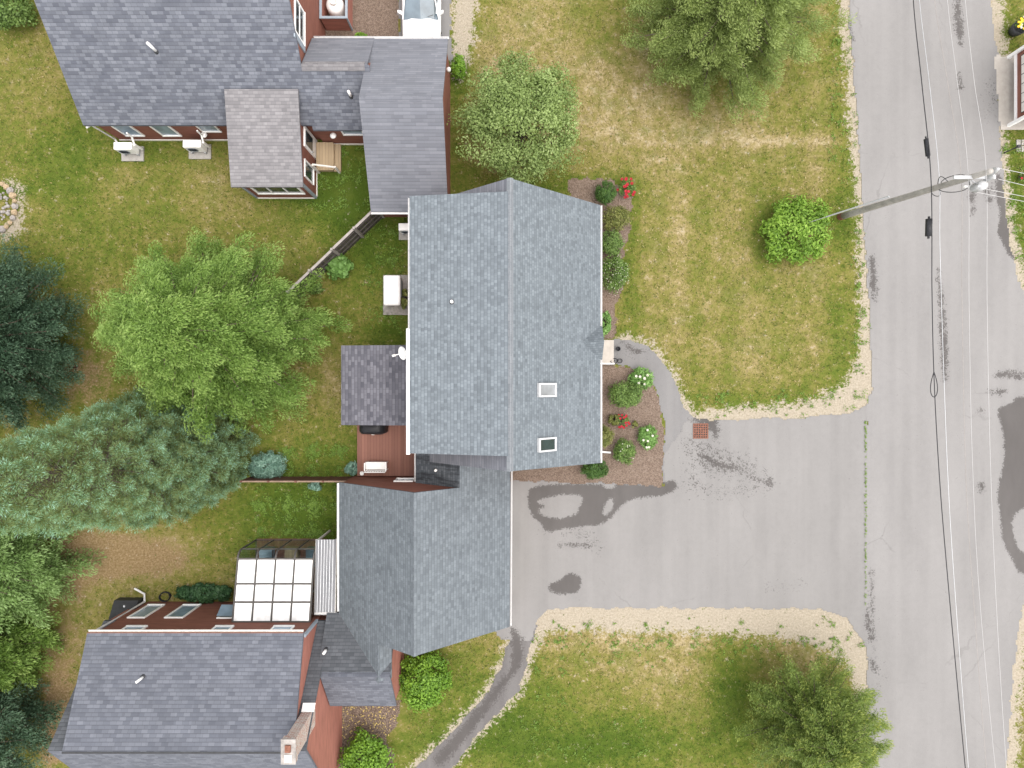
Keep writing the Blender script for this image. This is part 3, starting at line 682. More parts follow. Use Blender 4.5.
# brick chimney
chx0, chx1, chy0, chy1 = -8.52, -8.05, -14.05, -13.2
cm = MB().box(chx0+.03, chx1-.03, chy0+.04, chy1-.04, 4.8, 7.35).box(chx0-.02, chx1+.02, chy0-.02, chy1+.02, 7.351, 7.62).build('chimney', M['brick'], sw)
MB().box(chx0-.04, chx1+.04, chy0-.04, chy1+.04, 7.622, 7.68).build('chimney_cap', M['stone'], cm)
MB().box(-8.39, -8.18, -13.62, -13.36, 7.60, 7.76).build('flue', M['rust'], cm)
MB().box(-8.42, -8.15, -14.0, -13.72, 7.60, 7.72).build('flue', M['offwhite'], cm)
MB().extr([(-8.5, -13.0, 5.02), (-8.0, -13.0, 5.02), (-8.0, -13.25, 5.27), (-8.5, -13.25, 5.27)], (0, .03, .06)).build('flashing', M['white'], cm)
# connector between the garage wing and this house
def scN(x, y): return 2.5+.78*(-y-10.15)
zr2 = scN(0, -12.27)
w = MB(); w.prism_x([(-10.3, 0), (-10.3, 2.35), (-12.27, zr2-.25), (-14.05, 2.35), (-14.05, 0)], -8.2, -5.17); w.prism_x([(-10.75, 2.4), (-10.75, 3.66), (-11.75, 3.66), (-11.75, 3.5)], -5.55, -5.175); w.build('connector_wall', M['siding_light'], sw)
rf = MB(); rf.slab([(-8.2, -10.15, 2.5), (-5.13, -10.15, 2.5), (-5.13, -12.27, zr2), (-8.2, -12.27, zr2)]); rf.build('connector_roof', M['roof_sw_dark'], sw)
rf = MB(); rf.slab([(-8.06, -12.27, zr2), (-5.13, -12.27, zr2), (-5.13, -14.27, 2.5), (-8.06, -14.27, 2.5)]); rf.build('connector_front_roof', M['roof_sw'], sw)
ridge_cap(sw, (-8.0, -12.27, zr2+.01), (-5.13, -12.27, zr2+.01), .13, .1, 'roof_sw')
vent_pipe(sw, plane_pt(143, 677, lambda x, y: 4.7+.407*(-y-10.24)), .5, .05); vent_pipe(sw, plane_pt(326, 650, scN), .4)
# glass sunroom on the north wall
sx0, sx1 = -12.2, -8.83; ytop, yb, yc = -10.38, -7.78, -7.44; zt, zb = 2.95, 2.34
prof = [(ytop, zt), (yb, zb)]+[(yb+(yc-yb)*math.sin(a), 1.95+(zb-1.95)*math.cos(a)) for a in (R(25), R(50), R(72), R(90))]+[(yc, .1)]
sf = MB(); nbx = 4
xsr = [sx0+(sx1-sx0)*i/nbx for i in range(nbx+1)]
for x in xsr: sf.tube([(x, y, zz_+.02) for y, zz_ in prof], .045, 6)
rows = [0, .31, .60, 1.0]
def rp(tt): return (ytop+(yb-ytop)*tt, zt+(zb-zt)*tt)
for tt in rows: y, zz_ = rp(tt); sf.box(sx0, sx1, y-.038, y+.038, zz_, zz_+.05)
sf.box(sx0, sx1, yc-.03, yc+.03, .02, .12); sf.box(sx0, sx1, yc-.03, yc+.03, 1.9, 1.96)
for x in (sx0, sx1): sf.box(x-.03, x+.03, ytop, yc, .02, .12); sf.tube([(x, -9.2, .1), (x, -9.2, 2.6)], .03, 6)
sro = sf.build('sunroom', M['greytrim'], sw)
sro.data.materials[0] = M['metal_dark'] = plain('bronze_frame', (.075, .07, .066), .5, .1)
for i in range(nbx):
    for j in range(3):
        (y0, z0), (y1, z1) = rp(rows[j]), rp(rows[j+1])
        MB().slab([(xsr[i]+.02, y0, z0+.012), (xsr[i+1]-.02, y0, z0+.012), (xsr[i+1]-.02, y1, z1+.012), (xsr[i]+.02, y1, z1+.012)], .02).build('roof_pane', M['shade'], sro)
    cg = MB(); pv = prof[1:6]
    for (ya, za), (yb2, zb2) in zip(pv, pv[1:]): cg.slab([(xsr[i]+.02, ya, za), (xsr[i+1]-.02, ya, za), (xsr[i+1]-.02, yb2, zb2), (xsr[i]+.02, yb2, zb2)], .012)
    cg.build('curved_pane', M['clear'], sro)
    MB().box(xsr[i]+.02, xsr[i+1]-.02, yc-.008, yc+.008, .12, 1.9).build('front_pane', M['clear'], sro)
for x in (sx0, sx1): MB().prism_x([(ytop, .1), (ytop, zt-.03), (yb, zb-.03), (yc, 1.9), (yc, .1)], x-.008, x+.008).build('side_pane', M['clear'], sro)
MB().box(sx0+.02, sx1-.02, ytop, yc+.05, .0, .09).build('floor', M['deck'], sro)
for i, (x_, c_) in enumerate(((-11.6, 'glass_pale'), (-10.4, 'wood'), (-9.4, 'glass_pale'))): MB().box(x_-.3, x_+.3, -8.4, -7.75, .1, .55).box(x_-.3, x_+.3, -8.5, -8.41, .1, .95).build('seat', M[c_], sro)
# corrugated canopy between sunroom and garage
pc = MB(); x0, x1 = -8.76, -7.86; nrib = 12
top, bot = [], []
for i in range(nrib*2+1):
    x = x0+(x1-x0)*i/(nrib*2); dz = .022*(1 if i % 2 else -1)
    top += [(x, -6.95, 2.22+dz)]; bot += [(x, -10.12, 2.5+dz)]
k = len(top); pc.add(top+bot, [(i, i+1, k+i+1, k+i) for i in range(k-1)])
pco = pc.build('canopy_roof', M['poly'], sw); sm = pco.modifiers.new('s', 'SOLIDIFY'); sm.thickness = .008
fr = MB()
for yy in (-7.0, -7.8, -8.6, -9.4, -10.05): fr.box(x0, x1, yy-.02, yy+.02, 2.2-(yy+6.95)*.088-.09, 2.2-(yy+6.95)*.088-.03)
for x in (x0, x1): fr.tube([(x, -6.95, 2.17), (x, -10.1, 2.45)], .03, 6)
fr.build('canopy_frame', M['offwhite'], pco)
for q_ in range(1, 7):
    x_ = x0+(x1-x0)*q_/7; MB().tube([(x_, -6.95, 2.245), (x_, -10.1, 2.525)], .014, 5).build('batten', M['metal'], pco)
gutter(sw, (-8.78, -10.18, 2.48), (-7.8, -10.18, 2.48)); 
for x in (-8.7, -7.9): MB().box(x-.04, x+.04, -7.05, -6.97, 0, 2.15).build('post', M['offwhite'], pco)

# ------------------------------------------------------------------ rear yard furniture and equipment
dk = thing('deck', 'red-brown plank deck behind the central house beside the porch', 'deck', (-5.8, -3, 0))
MB().box(-7.3, -4.16, -4.34, -1.5, .38, .45).build('deck_boards', M['deck'], dk)
MB().box(-7.32, -4.16, -4.345, -4.30, .1, .375).build('rim_joist', M['fence_brown'], dk); MB().box(-7.325, -7.28, -4.29, -1.5, .1, .375).build('rim_joist', M['fence_brown'], dk)
for x in (-7.2, -5.7, -4.4):
    for y in (-1.7, -4.2): MB().box(x-.05, x+.05, y-.05, y+.05, 0, .375).build('post', M['fence_brown'], dk)

gr = thing('grill', 'black covered grill on the deck under the porch eave', 'grill', (-6.45, -1.95, .45))
cv = MB()
prf = [(.62, .34, .0), (.63, .35, .5), (.60, .33, .72), (.50, .28, .92), (.36, .2, 1.02)]
n0 = len(cv.v)
ring = []
for hx, hy, z_ in prf:
    r_ = []
    for k in range(24):
        a = 2*math.pi*k/24; cxx, sy_ = math.cos(a), math.sin(a)
        e = .45; r_.append((-6.45+hx*math.copysign(abs(cxx)**e, cxx)+.015*math.sin(9*a), -2.0+hy*math.copysign(abs(sy_)**e, sy_)+.01*math.cos(7*a), .455+z_))
    ring += r_
fsx = [(i*24+k, i*24+(k+1) % 24, (i+1)*24+(k+1) % 24, (i+1)*24+k) for i in range(4) for k in range(24)]
cv.add(ring, fsx+[tuple(range(96, 120))]).build('cover', M['black'], gr, True)
MB().box(-6.53, -6.4, -2.37, -2.33, .9, .98).build('badge', M['offwhite'], gr)

bn = thing('patio_bench', 'white metal patio bench with pale cushion on the deck', 'bench', (-6.3, -3.95, .45))
MB().box(-6.82, -5.82, -3.98, -3.62, .87, .98).build('seat_cushion', M['white'], bn, False, .03)
for x in (-6.78, -5.86):
    for y in (-3.66, -4.0): MB().box(x-.02, x+.02, y-.02, y+.02, .45, .87).build('leg', M['white'], bn)
bk = MB().box(-6.8, -5.84, -4.08, -4.04, 1.28, 1.33).box(-6.8, -5.84, -4.05, -4.01, .98, 1.02)
for i in range(9): x = -6.78+i*.115; bk.box(x-.012, x+.012, -4.07, -4.04, 1.0, 1.28)
bk.build('backrest', M['white'], bn)
for x in (-6.82, -5.84): MB().box(x-.025, x+.025, -4.04, -3.65, 1.1, 1.14).build('armrest', M['white'], bn)
pot = thing('plant_pot', 'small round white pot at the deck corner', 'pot', (-7.05, -4.2, .45))
MB().lathe([(.06, .45), (.09, .6), (.1, .62), (.08, .62), (.07, .5)], (-7.05, -4.2), 14).build('pot', M['white'], pot, True)

def heat_pump(x, y, label, z=1.0):
    t = thing('heat_pump', label, 'heat pump', (x, y, 0), 'heat pumps beside the houses')
    MB().box(x-.55, x+.5, y-.42, y+.28, .003, .09).build('base_pad', M['concrete'], t)
    for sx_ in (-.32, .32): MB().box(x+sx_-.03, x+sx_+.03, y-.2, y+.2, .09, .3).build('stand', M['metal'], t)
    MB().box(x-.42, x+.42, y-.17, y+.17, .3, z).build('casing', M['white'], t, False, .025)
    gr_ = MB()
    for r_ in (.08, .16, .24): gr_.tube([(x-.1+r_*math.cos(a*math.pi/10), y-.185, .64+r_*math.sin(a*math.pi/10)) for a in range(21)], .008, 5)
    for a in range(4): gr_.box(x-.1-.25*abs(math.cos(a*math.pi/4))-.005, x-.1+.25*abs(math.cos(a*math.pi/4))+.005, y-.19, y-.18, .64-.25*abs(math.sin(a*math.pi/4))-.005, .64+.25*abs(math.sin(a*math.pi/4))+.005)
    gr_.build('fan_grille', M['greytrim'], t)
    MB().box(x+.44, x+.54, y+.05, y+.13, .2, .9).tube([(x+.49, y+.1, .88), (x+.52, y+.35, 1.15), (x+.52, y+.38, 1.6)], .045, 7).build('pipe_cover', M['white'], t)
    return t
heat_pump(-18.08, 11.06, 'white heat pump by the corner of the upper left house')
heat_pump(-14.87, 11.16, 'white heat pump beside the pale sunroom roof')
heat_pump(-4.85, 7.3, 'white heat pump tucked under the central house eave')

ge = thing('generator', 'white standby generator with rounded lid on gravel pad', 'generator', (-5.57, 4.35, 0))
MB().box(-6.15, -4.98, 3.3, 5.2, .004, .08).build('gravel_pad', M['stone'], ge)
MB().box(-5.93, -5.22, 3.72, 5.02, .08, .68).build('cabinet', M['offwhite'], ge, False, .03)
MB().box(-6.0, -5.2, 3.66, 5.08, .685, .90).build('lid', M['white'], ge, False, .10)
MB().tube([(-5.2, 3.95, .35), (-4.7, 3.97, .35), (-4.1, 3.97, .6)], .04, 8).build('conduit', M['offwhite'], ge)
MB().box(-5.215, -5.2, 4.1, 4.9, .2, .55).build('louvre', M['greytrim'], ge)

# wooden steps of the upper left house
ws = thing('wooden_steps', 'weathered wooden landing and step by the sunroom door', 'steps', (-8.7, 10.8, 0))
MB().box(-9.25, -8.45, 10.1, 11.42, .36, .42).build('landing', M['wood'], ws)
MB().box(-8.44, -8.14, 10.1, 11.40, .16, .21).build('tread', M['wood'], ws)
MB().box(-9.2, -8.5, 10.15, 10.2, 0, .355).box(-8.46, -8.42, 10.15, 11.38, 0, .355).box(-8.18, -8.15, 10.15, 11.38, 0, .155).build('frame', M['wood'], ws)
rl = MB().tube([(-9.2, 10.12, 1.25), (-8.2, 10.06, 1.0)], .045, 6)
for x, zt_ in ((-9.2, 1.25), (-8.22, 1.0)): rl.box(x-.04, x+.04, 10.04, 10.12, 0, zt_)
rl.build('handrail', M['offwhite'], ws)

# fences
fe = thing('fence', 'dark weathered board fence running diagonally from the upper garage', 'fence', (gx(345), gy(255), 0))
a, b = Vector((gx(384), gy(217), 0)), Vector((gx(300), gy(297), 0)); d = (b-a); L = d.length; d.normalize(); nrm = Vector((d.y, -d.x, 0))
nb_ = int(L/.152)
for i in range(4):
    p0, p1 = a+d*(L*i/4+.07), a+d*(L*(i+1)/4-.07); hh = 1.9 if i < 2 else 1.85
    m = MB(); nB = int((p1-p0).length/.15)
    for j in range(nB):
        q0, q1 = p0.lerp(p1, j/nB), p0.lerp(p1, (j+.9)/nB); t = nrm*.022
        m.extr([q0+Vector((0, 0, .05)), q1+Vector((0, 0, .05)), q1+Vector((0, 0, hh-.1+random.uniform(-.02, .02))), q0+Vector((0, 0, hh-.1))], t)
    for zz_ in (.45, 1.0, 1.55): m.extr([p0-nrm*.04+Vector((0, 0, zz_)), p1-nrm*.04+Vector((0, 0, zz_)), p1-nrm*.04+Vector((0, 0, zz_+.08)), p0-nrm*.04+Vector((0, 0, zz_+.08))], nrm*.035)
    m.build('fence_panel', M['fence_dark'], fe)
    m = MB(); m.extr([p0-nrm*.06+Vector((0, 0, hh)), p1-nrm*.06+Vector((0, 0, hh)), p1+nrm*.05+Vector((0, 0, hh)), p0+nrm*.05+Vector((0, 0, hh))], (0, 0, .04)); m.build('fence_cap', M['fence_cap'], fe)
for i in range(5):
    p = a+d*(L*i/4); MB().box(p.x-.055, p.x+.055, p.y-.055, p.y+.055, 0, 2.0).build('fence_post', M['fence_cap'], fe)

fe2 = thing('fence', 'low red-brown board fence running west from the garage wing', 'fence', (gx(305), gy(477), 0))
for i in range(4):
    x0_, x1_ = gx(254+26*i)+.05, gx(254+26*(i+1))-.05; yy = gy(476.5)
    m = MB(); nB = 8
    for j in range(nB):
        u0, u1 = x0_+(x1_-x0_)*j/nB, x0_+(x1_-x0_)*(j+.93)/nB; m.box(u0, u1, yy-.02, yy+.005, .04, 1.6)
    m.build('fence_panel', M['fence_brown'], fe2); MB().box(x0_, x1_, yy-.05, yy+.02, 1.6, 1.64).build('fence_cap', M['fence_rail'], fe2)
for i in range(5):
    x = gx(254+26*i); MB().box(x-.045, x+.045, yy-.06, yy+.03, 0, 1.68).build('fence_post', M['fence_brown'], fe2)

# tank enclosure at the top
te = thing('enclosure', 'open red clapboard enclosure with grey trim by the upper wall', 'enclosure', (-8.3, 17.6, 0))
m = MB(); ex0, ex1, ey0, ey1 = -8.86, -7.62, 16.9, 18.6
m.box(ex0, ex1, ey0, ey0+.06, 0, 1.15).box(ex0, ex1, ey1-.06, ey1, 0, 1.15).box(ex1-.06, ex1-.001, ey0+.061, ey1-.061, 0, 1.15).box(ex0, ex0+.06, ey0+.061, ey1-.061, 0, 1.15); m.build('panel', M['siding_light'], te)
m = MB(); m.box(ex0-.03, ex1+.03, ey0-.03, ey0+.08, 1.152, 1.2).box(ex0-.03, ex1+.03, ey1-.08, ey1+.03, 1.152, 1.2).box(ex1-.08, ex1+.03, ey0+.081, ey1-.081, 1.152, 1.2).box(ex0-.03, ex0+.08, ey0+.081, ey1-.081, 1.152, 1.2)
m.box(ex1-.05, ex1+.02, ey0-.02, ey0+.05, .01, 1.15); m.build('trim', M['greytrim'], te)
tk = thing('gas_tank', 'white domed gas tank standing inside the red enclosure', 'tank', (-8.24, 17.7, 0))
MB().lathe([(.40, .0), (.42, .1), (.42, .85), (.38, 1.0), (.25, 1.1), (.02, 1.14)], (-8.24, 17.65), 24).build('tank', M['white'], tk, True)
MB().lathe([(.17, 1.07), (.17, 1.25), (.14, 1.25), (.14, 1.12)], (-8.24, 17.65), 16).build('valve_collar', M['offwhite'], tk)

# bulkhead hatch by the lower left house
bh = thing('bulkhead', 'dark cellar bulkhead at the west corner of the lower left house', 'bulkhead', (-18.3, -10.9, 0))
MB().prism_x([(-10.2, 0), (-10.2, .5), (-11.4, 1.25), (-11.4, 0)], -18.75, -17.62).build('hatch', M['darkmetal'], bh)
MB().box(-18.2, -18.12, -10.45, -10.37, .62, .72).build('handle', M['metal'], bh)
hr = thing('hose_coil', 'black hose coil lying beside the ivy patch', 'hose', (gx(166), gy(596), 0))
m = MB()
m.tube([(gx(166)+(.26+.02*math.sin(i))*math.cos(i*.5), gy(596)+.22*math.sin(i*.5), .03+.004*i) for i in range(40)], .022, 6); m.build('hose', M['black'], hr)

# stone ring
sr = thing('fire_pit', 'ring of pale and grey stones in the left lawn', 'fire pit', (gx(2), gy(207), 0))
m = MB(); rng = random.Random(5)
def rock(m, x, y, z, r, rng):
    vs = []; n = 7
    for i, (rr, zz_) in enumerate(((.9, -.3), (1, .1), (.7, .55), (.1, .7))):
        for k in range(n):
            a = 2*math.pi*k/n+i*.3; q = r*rr*rng.uniform(.8, 1.2); vs.append((x+q*math.cos(a), y+q*math.sin(a), z+zz_*r*rng.uniform(.85, 1.15)))
    m.add(vs, [(i*n+k, i*n+(k+1) % n, (i+1)*n+(k+1) % n, (i+1)*n+k) for i in range(3) for k in range(n)]+[tuple(range(3*n, 4*n))])
for i in range(26):
    m = MB(); a = 2*math.pi*i/26; rock(m, gx(-4)+.95*math.cos(a), gy(207)+1.15*math.sin(a), .06, rng.uniform(.11, .19), rng); m.build('kerb_stone', M['wood'] if i % 3 else M['fence_cap'], sr)
for i in range(70):
    m = MB()
    a = rng.uniform(0, 6.28); q = rng.uniform(.35, .75); rock(m, gx(-5)+q*math.cos(a), gy(206)+1.2*q*math.sin(a), .05, rng.uniform(.05, .1), rng)
    m.build('stone', M['stone'], sr)

# drain
dg = thing('drain_grate', 'rusty square drain grate at the driveway edge', 'drain', (gx(700.5), gy(431), 0))
m = MB(); cx, cy = gx(700.5), gy(431); s_ = .36
m.box(cx-s_, cx+s_, cy-s_, cy-s_+.05, .018, .05).box(cx-s_, cx+s_, cy+s_-.05, cy+s_, .018, .05).box(cx-s_, cx-s_+.05, cy-s_+.051, cy+s_-.051, .018, .05).box(cx+s_-.05, cx+s_, cy-s_+.051, cy+s_-.051, .018, .05)
for i in range(1, 6):
    t = -s_+.02+i*(2*s_-.04)/6; m.box(cx+t-.022, cx+t+.022, cy-s_+.051, cy+s_-.051, .022, .046); m.box(cx-s_+.051, cx+s_-.051, cy+t-.022, cy+t+.022, .0215, .0435)
m.build('grate', M['rust'], dg); MB().box(cx-s_+.03, cx+s_-.03, cy-s_+.03, cy+s_-.03, .017, .021).build('pit', M['black'], dg)  # flat black sheet painted for the dark of the hole under the bars

# entry slab and things by the front door
es = thing('doorstep', 'pale concrete doorstep outside the front door', 'doorstep', (4.35, 1.55, 0))
MB().box(3.76, 4.84, .98, 2.1, 0, .2).build('slab', M['pad'], es, False, .02)
MB().box(3.8, 4.86, .94, 1.0, .2, .28).build('rail', M['white'], es)
bp = thing('plant_pot', 'small black pot on the path by the doorstep', 'pot', (gx(617.5), gy(349), 0))
MB().lathe([(.07, .012), (.1, .22), (.115, .24), (.09, .24), (.08, .15)], (gx(617.5), gy(349)), 14).build('pot', M['black'], bp, True)
bs = thing('boot_scraper', 'black wire boot tray beside the doorstep rail', 'boot tray', (gx(616), gy(361), 0))
m = MB(); X0, Y0 = gx(616), gy(361)
for r_, dx in ((.17, -.12), (.13, .14)): m.tube([(X0+dx+r_*math.cos(a*.52), Y0+r_*.7*math.sin(a*.52), .2+.05*math.sin(a)) for a in range(13)], .018, 6)
for dx in (-.25, -.1, .1, .25): m.tube([(X0+dx, Y0, .012), (X0+dx*.9, Y0+.03, .22)], .015, 6)
m.build('frame', M['black'], bs)

# ------------------------------------------------------------------ car
car = thing('car', 'white car parked behind the upper garage', 'car', (-4.24, 17.9, 0))
cx = -4.24
def loft(secs, capA=True, capB=True):
    m = MB(); n = len(secs[0]); vs = [p for s_ in secs for p in s_]
    fs = [(i*n+k, i*n+(k+1) % n, (i+1)*n+(k+1) % n, (i+1)*n+k) for i in range(len(secs)-1) for k in range(n)]
    if capA: fs.append(tuple(range(n-1, -1, -1)))
    if capB: fs.append(tuple((len(secs)-1)*n+k for k in range(n)))
    return m.add(vs, fs)
def bsec(y, hw, zb, zt, crown=.04):
    return [(cx-hw*.9, y, zb), (cx-hw, y, zb+.18), (cx-hw, y, zt-.16), (cx-hw*.93, y, zt-.03), (cx-hw*.5, y, zt+crown), (cx, y, zt+crown*1.2), (cx+hw*.5, y, zt+crown), (cx+hw*.93, y, zt-.03), (cx+hw, y, zt-.16), (cx+hw, y, zb+.18), (cx+hw*.9, y, zb)]
body = loft([bsec(15.62, .66, .3, .62, .01), bsec(15.7, .8, .25, .70, .02), bsec(15.95, .87, .22, .80), bsec(16.4, .89, .2, .88), bsec(16.95, .89, .2, .95), bsec(18.0, .9, .2, .97), bsec(19.3, .89, .2, .99), bsec(19.95, .86, .24, .98), bsec(20.15, .78, .3, .9, .02)])
bo = body.build('body', M['car'], car, True)
def csec(y, hw, zt): return [(cx-hw, y, .93), (cx-hw*.80, y, zt), (cx, y, zt+.035), (cx+hw*.80, y, zt), (cx+hw, y, .93)]
MB().extr([(cx-.6, 17.75, 1.4), (cx+.6, 17.75, 1.4), (cx+.56, 19.2, 1.4), (cx-.56, 19.2, 1.4)], (0, 0, .05)).build('roof_panel', M['car'], car, True, .02)
loft([csec(16.93, .80, .96), csec(17.78, .80, 1.405), csec(17.8, .8, 1.405)]).build('windscreen', M['glass'], car)
loft([csec(17.81, .8, 1.40), csec(19.2, .78, 1.40), csec(19.85, .7, 1.0)]).build('side_window', M['glass_dark'], car)
for sx_ in (-1, 1):
    MB().tube([(cx+sx_*.84, 16.95, .98), (cx+sx_*.68, 17.78, 1.42)], .03, 6).build('windscreen_pillar', M['car'], car)
    mi = MB(); mi.extr([(cx+sx_*.86, 17.1, .95), (cx+sx_*1.06, 17.2, .97), (cx+sx_*1.06, 17.32, .97), (cx+sx_*.86, 17.28, .95)], (0, 0, .14)); mi.build('mirror', M['car'], car, False, .02)
    MB().extr([(cx+sx_*.5, 15.66, .62), (cx+sx_*.82, 15.80, .66), (cx+sx_*.82, 15.95, .72), (cx+sx_*.5, 15.72, .68)], (0, -.03, .04)).build('headlight', M['glass_pale'], car)
    for y in (16.35, 19.05):
        wv = MB(); prf2 = [(.2, -.1), (.3, -.1), (.32, -.06), (.32, .06), (.3, .1), (.2, .1)]; vs = []
        for r_, dx in prf2:
            for k in range(20): a_ = 2*math.pi*k/20; vs.append((cx+sx_*.8+dx, y+r_*math.cos(a_), .335+r_*math.sin(a_)))
        wv.add(vs, [(i*20+k, i*20+(k+1) % 20, ((i+1) % 6)*20+(k+1) % 20, ((i+1) % 6)*20+k) for i in range(6) for k in range(20)])
        wo = wv.build('wheel', M['tyre'], car, True)
        MB().tube([(cx+sx_*.78, y, .335), (cx+sx_*.9, y, .335)], .2, 16).build('rim', M['metal'], wo)
MB().box(cx-.4, cx+.4, 15.58, 15.64, .36, .55).build('grille', M['black'], car)
for sx_ in (-.3, .2): MB().tube([(cx+sx_, 17.0, 1.0), (cx+sx_+.4, 17.1, 1.07)], .012, 5).build('wiper', M['black'], car)

# ------------------------------------------------------------------ utility pole and lines
pb_, pt_ = P(840, 217, 0), P(991, 171, 10.0)
up = thing('utility_pole', 'tall grey wooden utility pole rising beside the road verge', 'utility pole', tuple(pb_))
MB().tube([pb_.lerp(pt_, i/8) for i in range(9)], .155, 14, .095).build('pole', M['pole'], up, True)
def pp(h): return pb_.lerp(pt_, h/10)
MB().tube([pp(.02), pp(.35)], .163, 14, .161).build('pole_base', M['rust'], up)
ca = pp(9.2); MB().box(ca.x-.7, ca.x+.75, ca.y-.09, ca.y+.02, 9.12, 9.2).build('crossarm', M['greyframe'], up)
for dx, dy, hz in ((.5, -.05, 9.25), (.2, -.35, 8.95), (.28, .06, 9.75)):
    p = pp(hz); m = MB()
    m.lathe([(.05, hz-.2), (.10, hz-.17), (.05, hz-.1), (.12, hz-.06), (.05, hz+.02), (.11, hz+.06), (.04, hz+.16), (.05, hz+.22)], (p.x+dx, p.y+dy), 14); m.tube([p, (p.x+dx, p.y+dy, hz-.15)], .025, 6)
    m.build('insulator', M['greyframe'], up, True)
p = pp(8.9); m = MB().lathe([(.05, 8.6), (.17, 8.62), (.18, 9.05), (.10, 9.12), (.02, 9.14)], (p.x+.42, p.y-.28), 16); m.tube([p, (p.x+.42, p.y-.28, 8.85)], .03, 6); m.build('cutout', M['greyframe'], up, True)
m = MB().box(pp(8.7).x-.02, pp(8.7).x+.34, pp(8.7).y-.3, pp(8.7).y-.24, 8.66, 8.74); m.build('bracket', M['white'], up)
g0, g1 = P(787, 229.5, .35), P(889, 196.5, 4.6)
MB().tube([g0, g0.lerp(g1, .45)], .012, 6).build('guy_wire', M['wire'], up)
MB().tube([g0.lerp(g1, .42), g1], .035, 10).build('guy_guard', M['metal'], up)
for a_, b_ in (((7.2, .1, .3), (7.9, -.5, .5)), ((7.4, -.1, .45), (8.6, .45, .3)), ((7.3, -.15, -.3), (8.8, .5, -.6)), ((6.8, .05, -.3), (7.2, .3, -.5))):
    p0, p1 = pp(a_[0]), pp(b_[0]); q0 = p0; q3 = p1
    c1 = p0+Vector((a_[1], a_[2], -.1)); c2 = p1+Vector((b_[1], b_[2], .1)); pts = []
    for i in range(13):
        t = i/12; pts.append(q0*(1-t)**3+c1*3*t*(1-t)**2+c2*3*t*t*(1-t)+q3*t**3)
    MB().tube(pts, .014, 6).build('drop_wire', M['darkmetal'], up)

def wire(name, label, cat, pts, r, m, group='lines along the road'):
    """catenary-like run through given points (pixel, pixel, height), extended beyond the frame"""
    W_ = [P(*p) for p in pts]; a0 = W_[0]+(W_[0]-W_[1])*1.2; a0.z = W_[0].z-.1; a1 = W_[-1]+(W_[-1]-W_[-2])*1.2; a1.z = W_[-1].z-.1
    W_ = [a0]+W_+[a1]; out = []
    for i in range(1, len(W_)-2+1):
        p0, p1, p2, p3 = W_[max(i-1, 0)], W_[i], W_[i+1] if i+1 < len(W_) else W_[i], W_[min(i+2, len(W_)-1)]
        for k in range(10):
            t = k/10; out.append(.5*((2*p1)+(p2-p0)*t+(2*p0-5*p1+4*p2-p3)*t*t+(3*p1-p0-3*p2+p3)*t**3))
    out = [a0]+out+[W_[-1]]
    t = thing(name, label, cat, tuple(out[len(out)//2]), group)
    MB().tube(out, r, 6).build('strand', M[m], t, True)
    return t
cb = wire('communication_cable', 'thick black cable with splice cases and a teardrop loop over the road', 'cable', [(913,-5,6.3),(922,85,6.8),(931,179,7.2),(932,290,6.6),(934,376,6.2),(939,470,5.9),(947,570,5.7),(966,775,5.5)], .019, 'black')
for (x0, y0, x1, y1, h, r) in ((926, 139, 928, 156, 7.12, .085), (929, 219, 928.5, 236, 7.0, .12)):
    m = MB(); a_, b_ = P(x0, y0, h-.06), P(x1, y1, h-.08); m.tube([a_.lerp(b_, t) for t in (-.15, 0, .08, .92, 1, 1.15)], r*.35, 10)
    m.tube([a_, b_], r, 12); m.build('splice_case', M['black'], cb, True)
lp = [P(934+ (4.6*math.sin(t) if True else 0)*math.sin(t/2), 384.5-12.5*math.cos(t), 6.1) for t in [i*2*math.pi/24 for i in range(25)]]
MB().tube(lp, .018, 6).build('cable_loop', M['black'], cb)
wire('communication_cable', 'thin dark grey cable just right of the thick black one', 'cable', [(919,-5,6.6),(929,80,7.0),(939,174,7.4),(940,250,6.9),(944,380,6.4),(949,500,6.1),(957,620,5.9),(969,775,5.7)], .010, 'metal')
wire('power_line', 'thin pale grey wire between the dark cables and white lines', 'power line', [(934,-5,7.3),(948,85,7.8),(961,176,8.4),(962,300,8.0),(966,480,7.5),(975,620,7.2),(987,775,7.0)], .008, 'fence_cap')
wire('power_line', 'white overhead line left of the outermost line', 'power line', [(947,-5,8.2),(957,80,8.6),(968,172,9.0),(969,300,8.7),(972,450,8.3),(979,590,8.0),(996,775,7.7)], .009, 'wire')
wire('power_line', 'outermost white overhead line along the far side of the road', 'power line', [(965,-5,9.0),(974,80,9.4),(986,168,9.9),(987,300,9.5),(990,450,9.1),(996,600,8.8),(1007,775,8.5)], .009, 'wire')
for k, (y0, y1, h, lab) in enumerate(((168, 174, 9.8, 'topmost pale service wire leading right from the pole top'), (179, 186, 9.4, 'second pale service wire leading right from the pole top'), (191, 197, 8.6, 'third pale service wire leading right from the pole'), (196, 202, 8.2, 'lowest pale service wire leading right from the pole'))):
    a_ = P(998 if k < 2 else 975, y0 if k < 2 else y0-4, h); b_ = P(1027, y1, h-.3); e_ = a_+(b_-a_)*4
    t = thing('service_wire', lab, 'wire', tuple(a_), 'service wires to the right'); MB().tube([a_, b_, e_], .010, 6).build('strand', M['wire'], t)

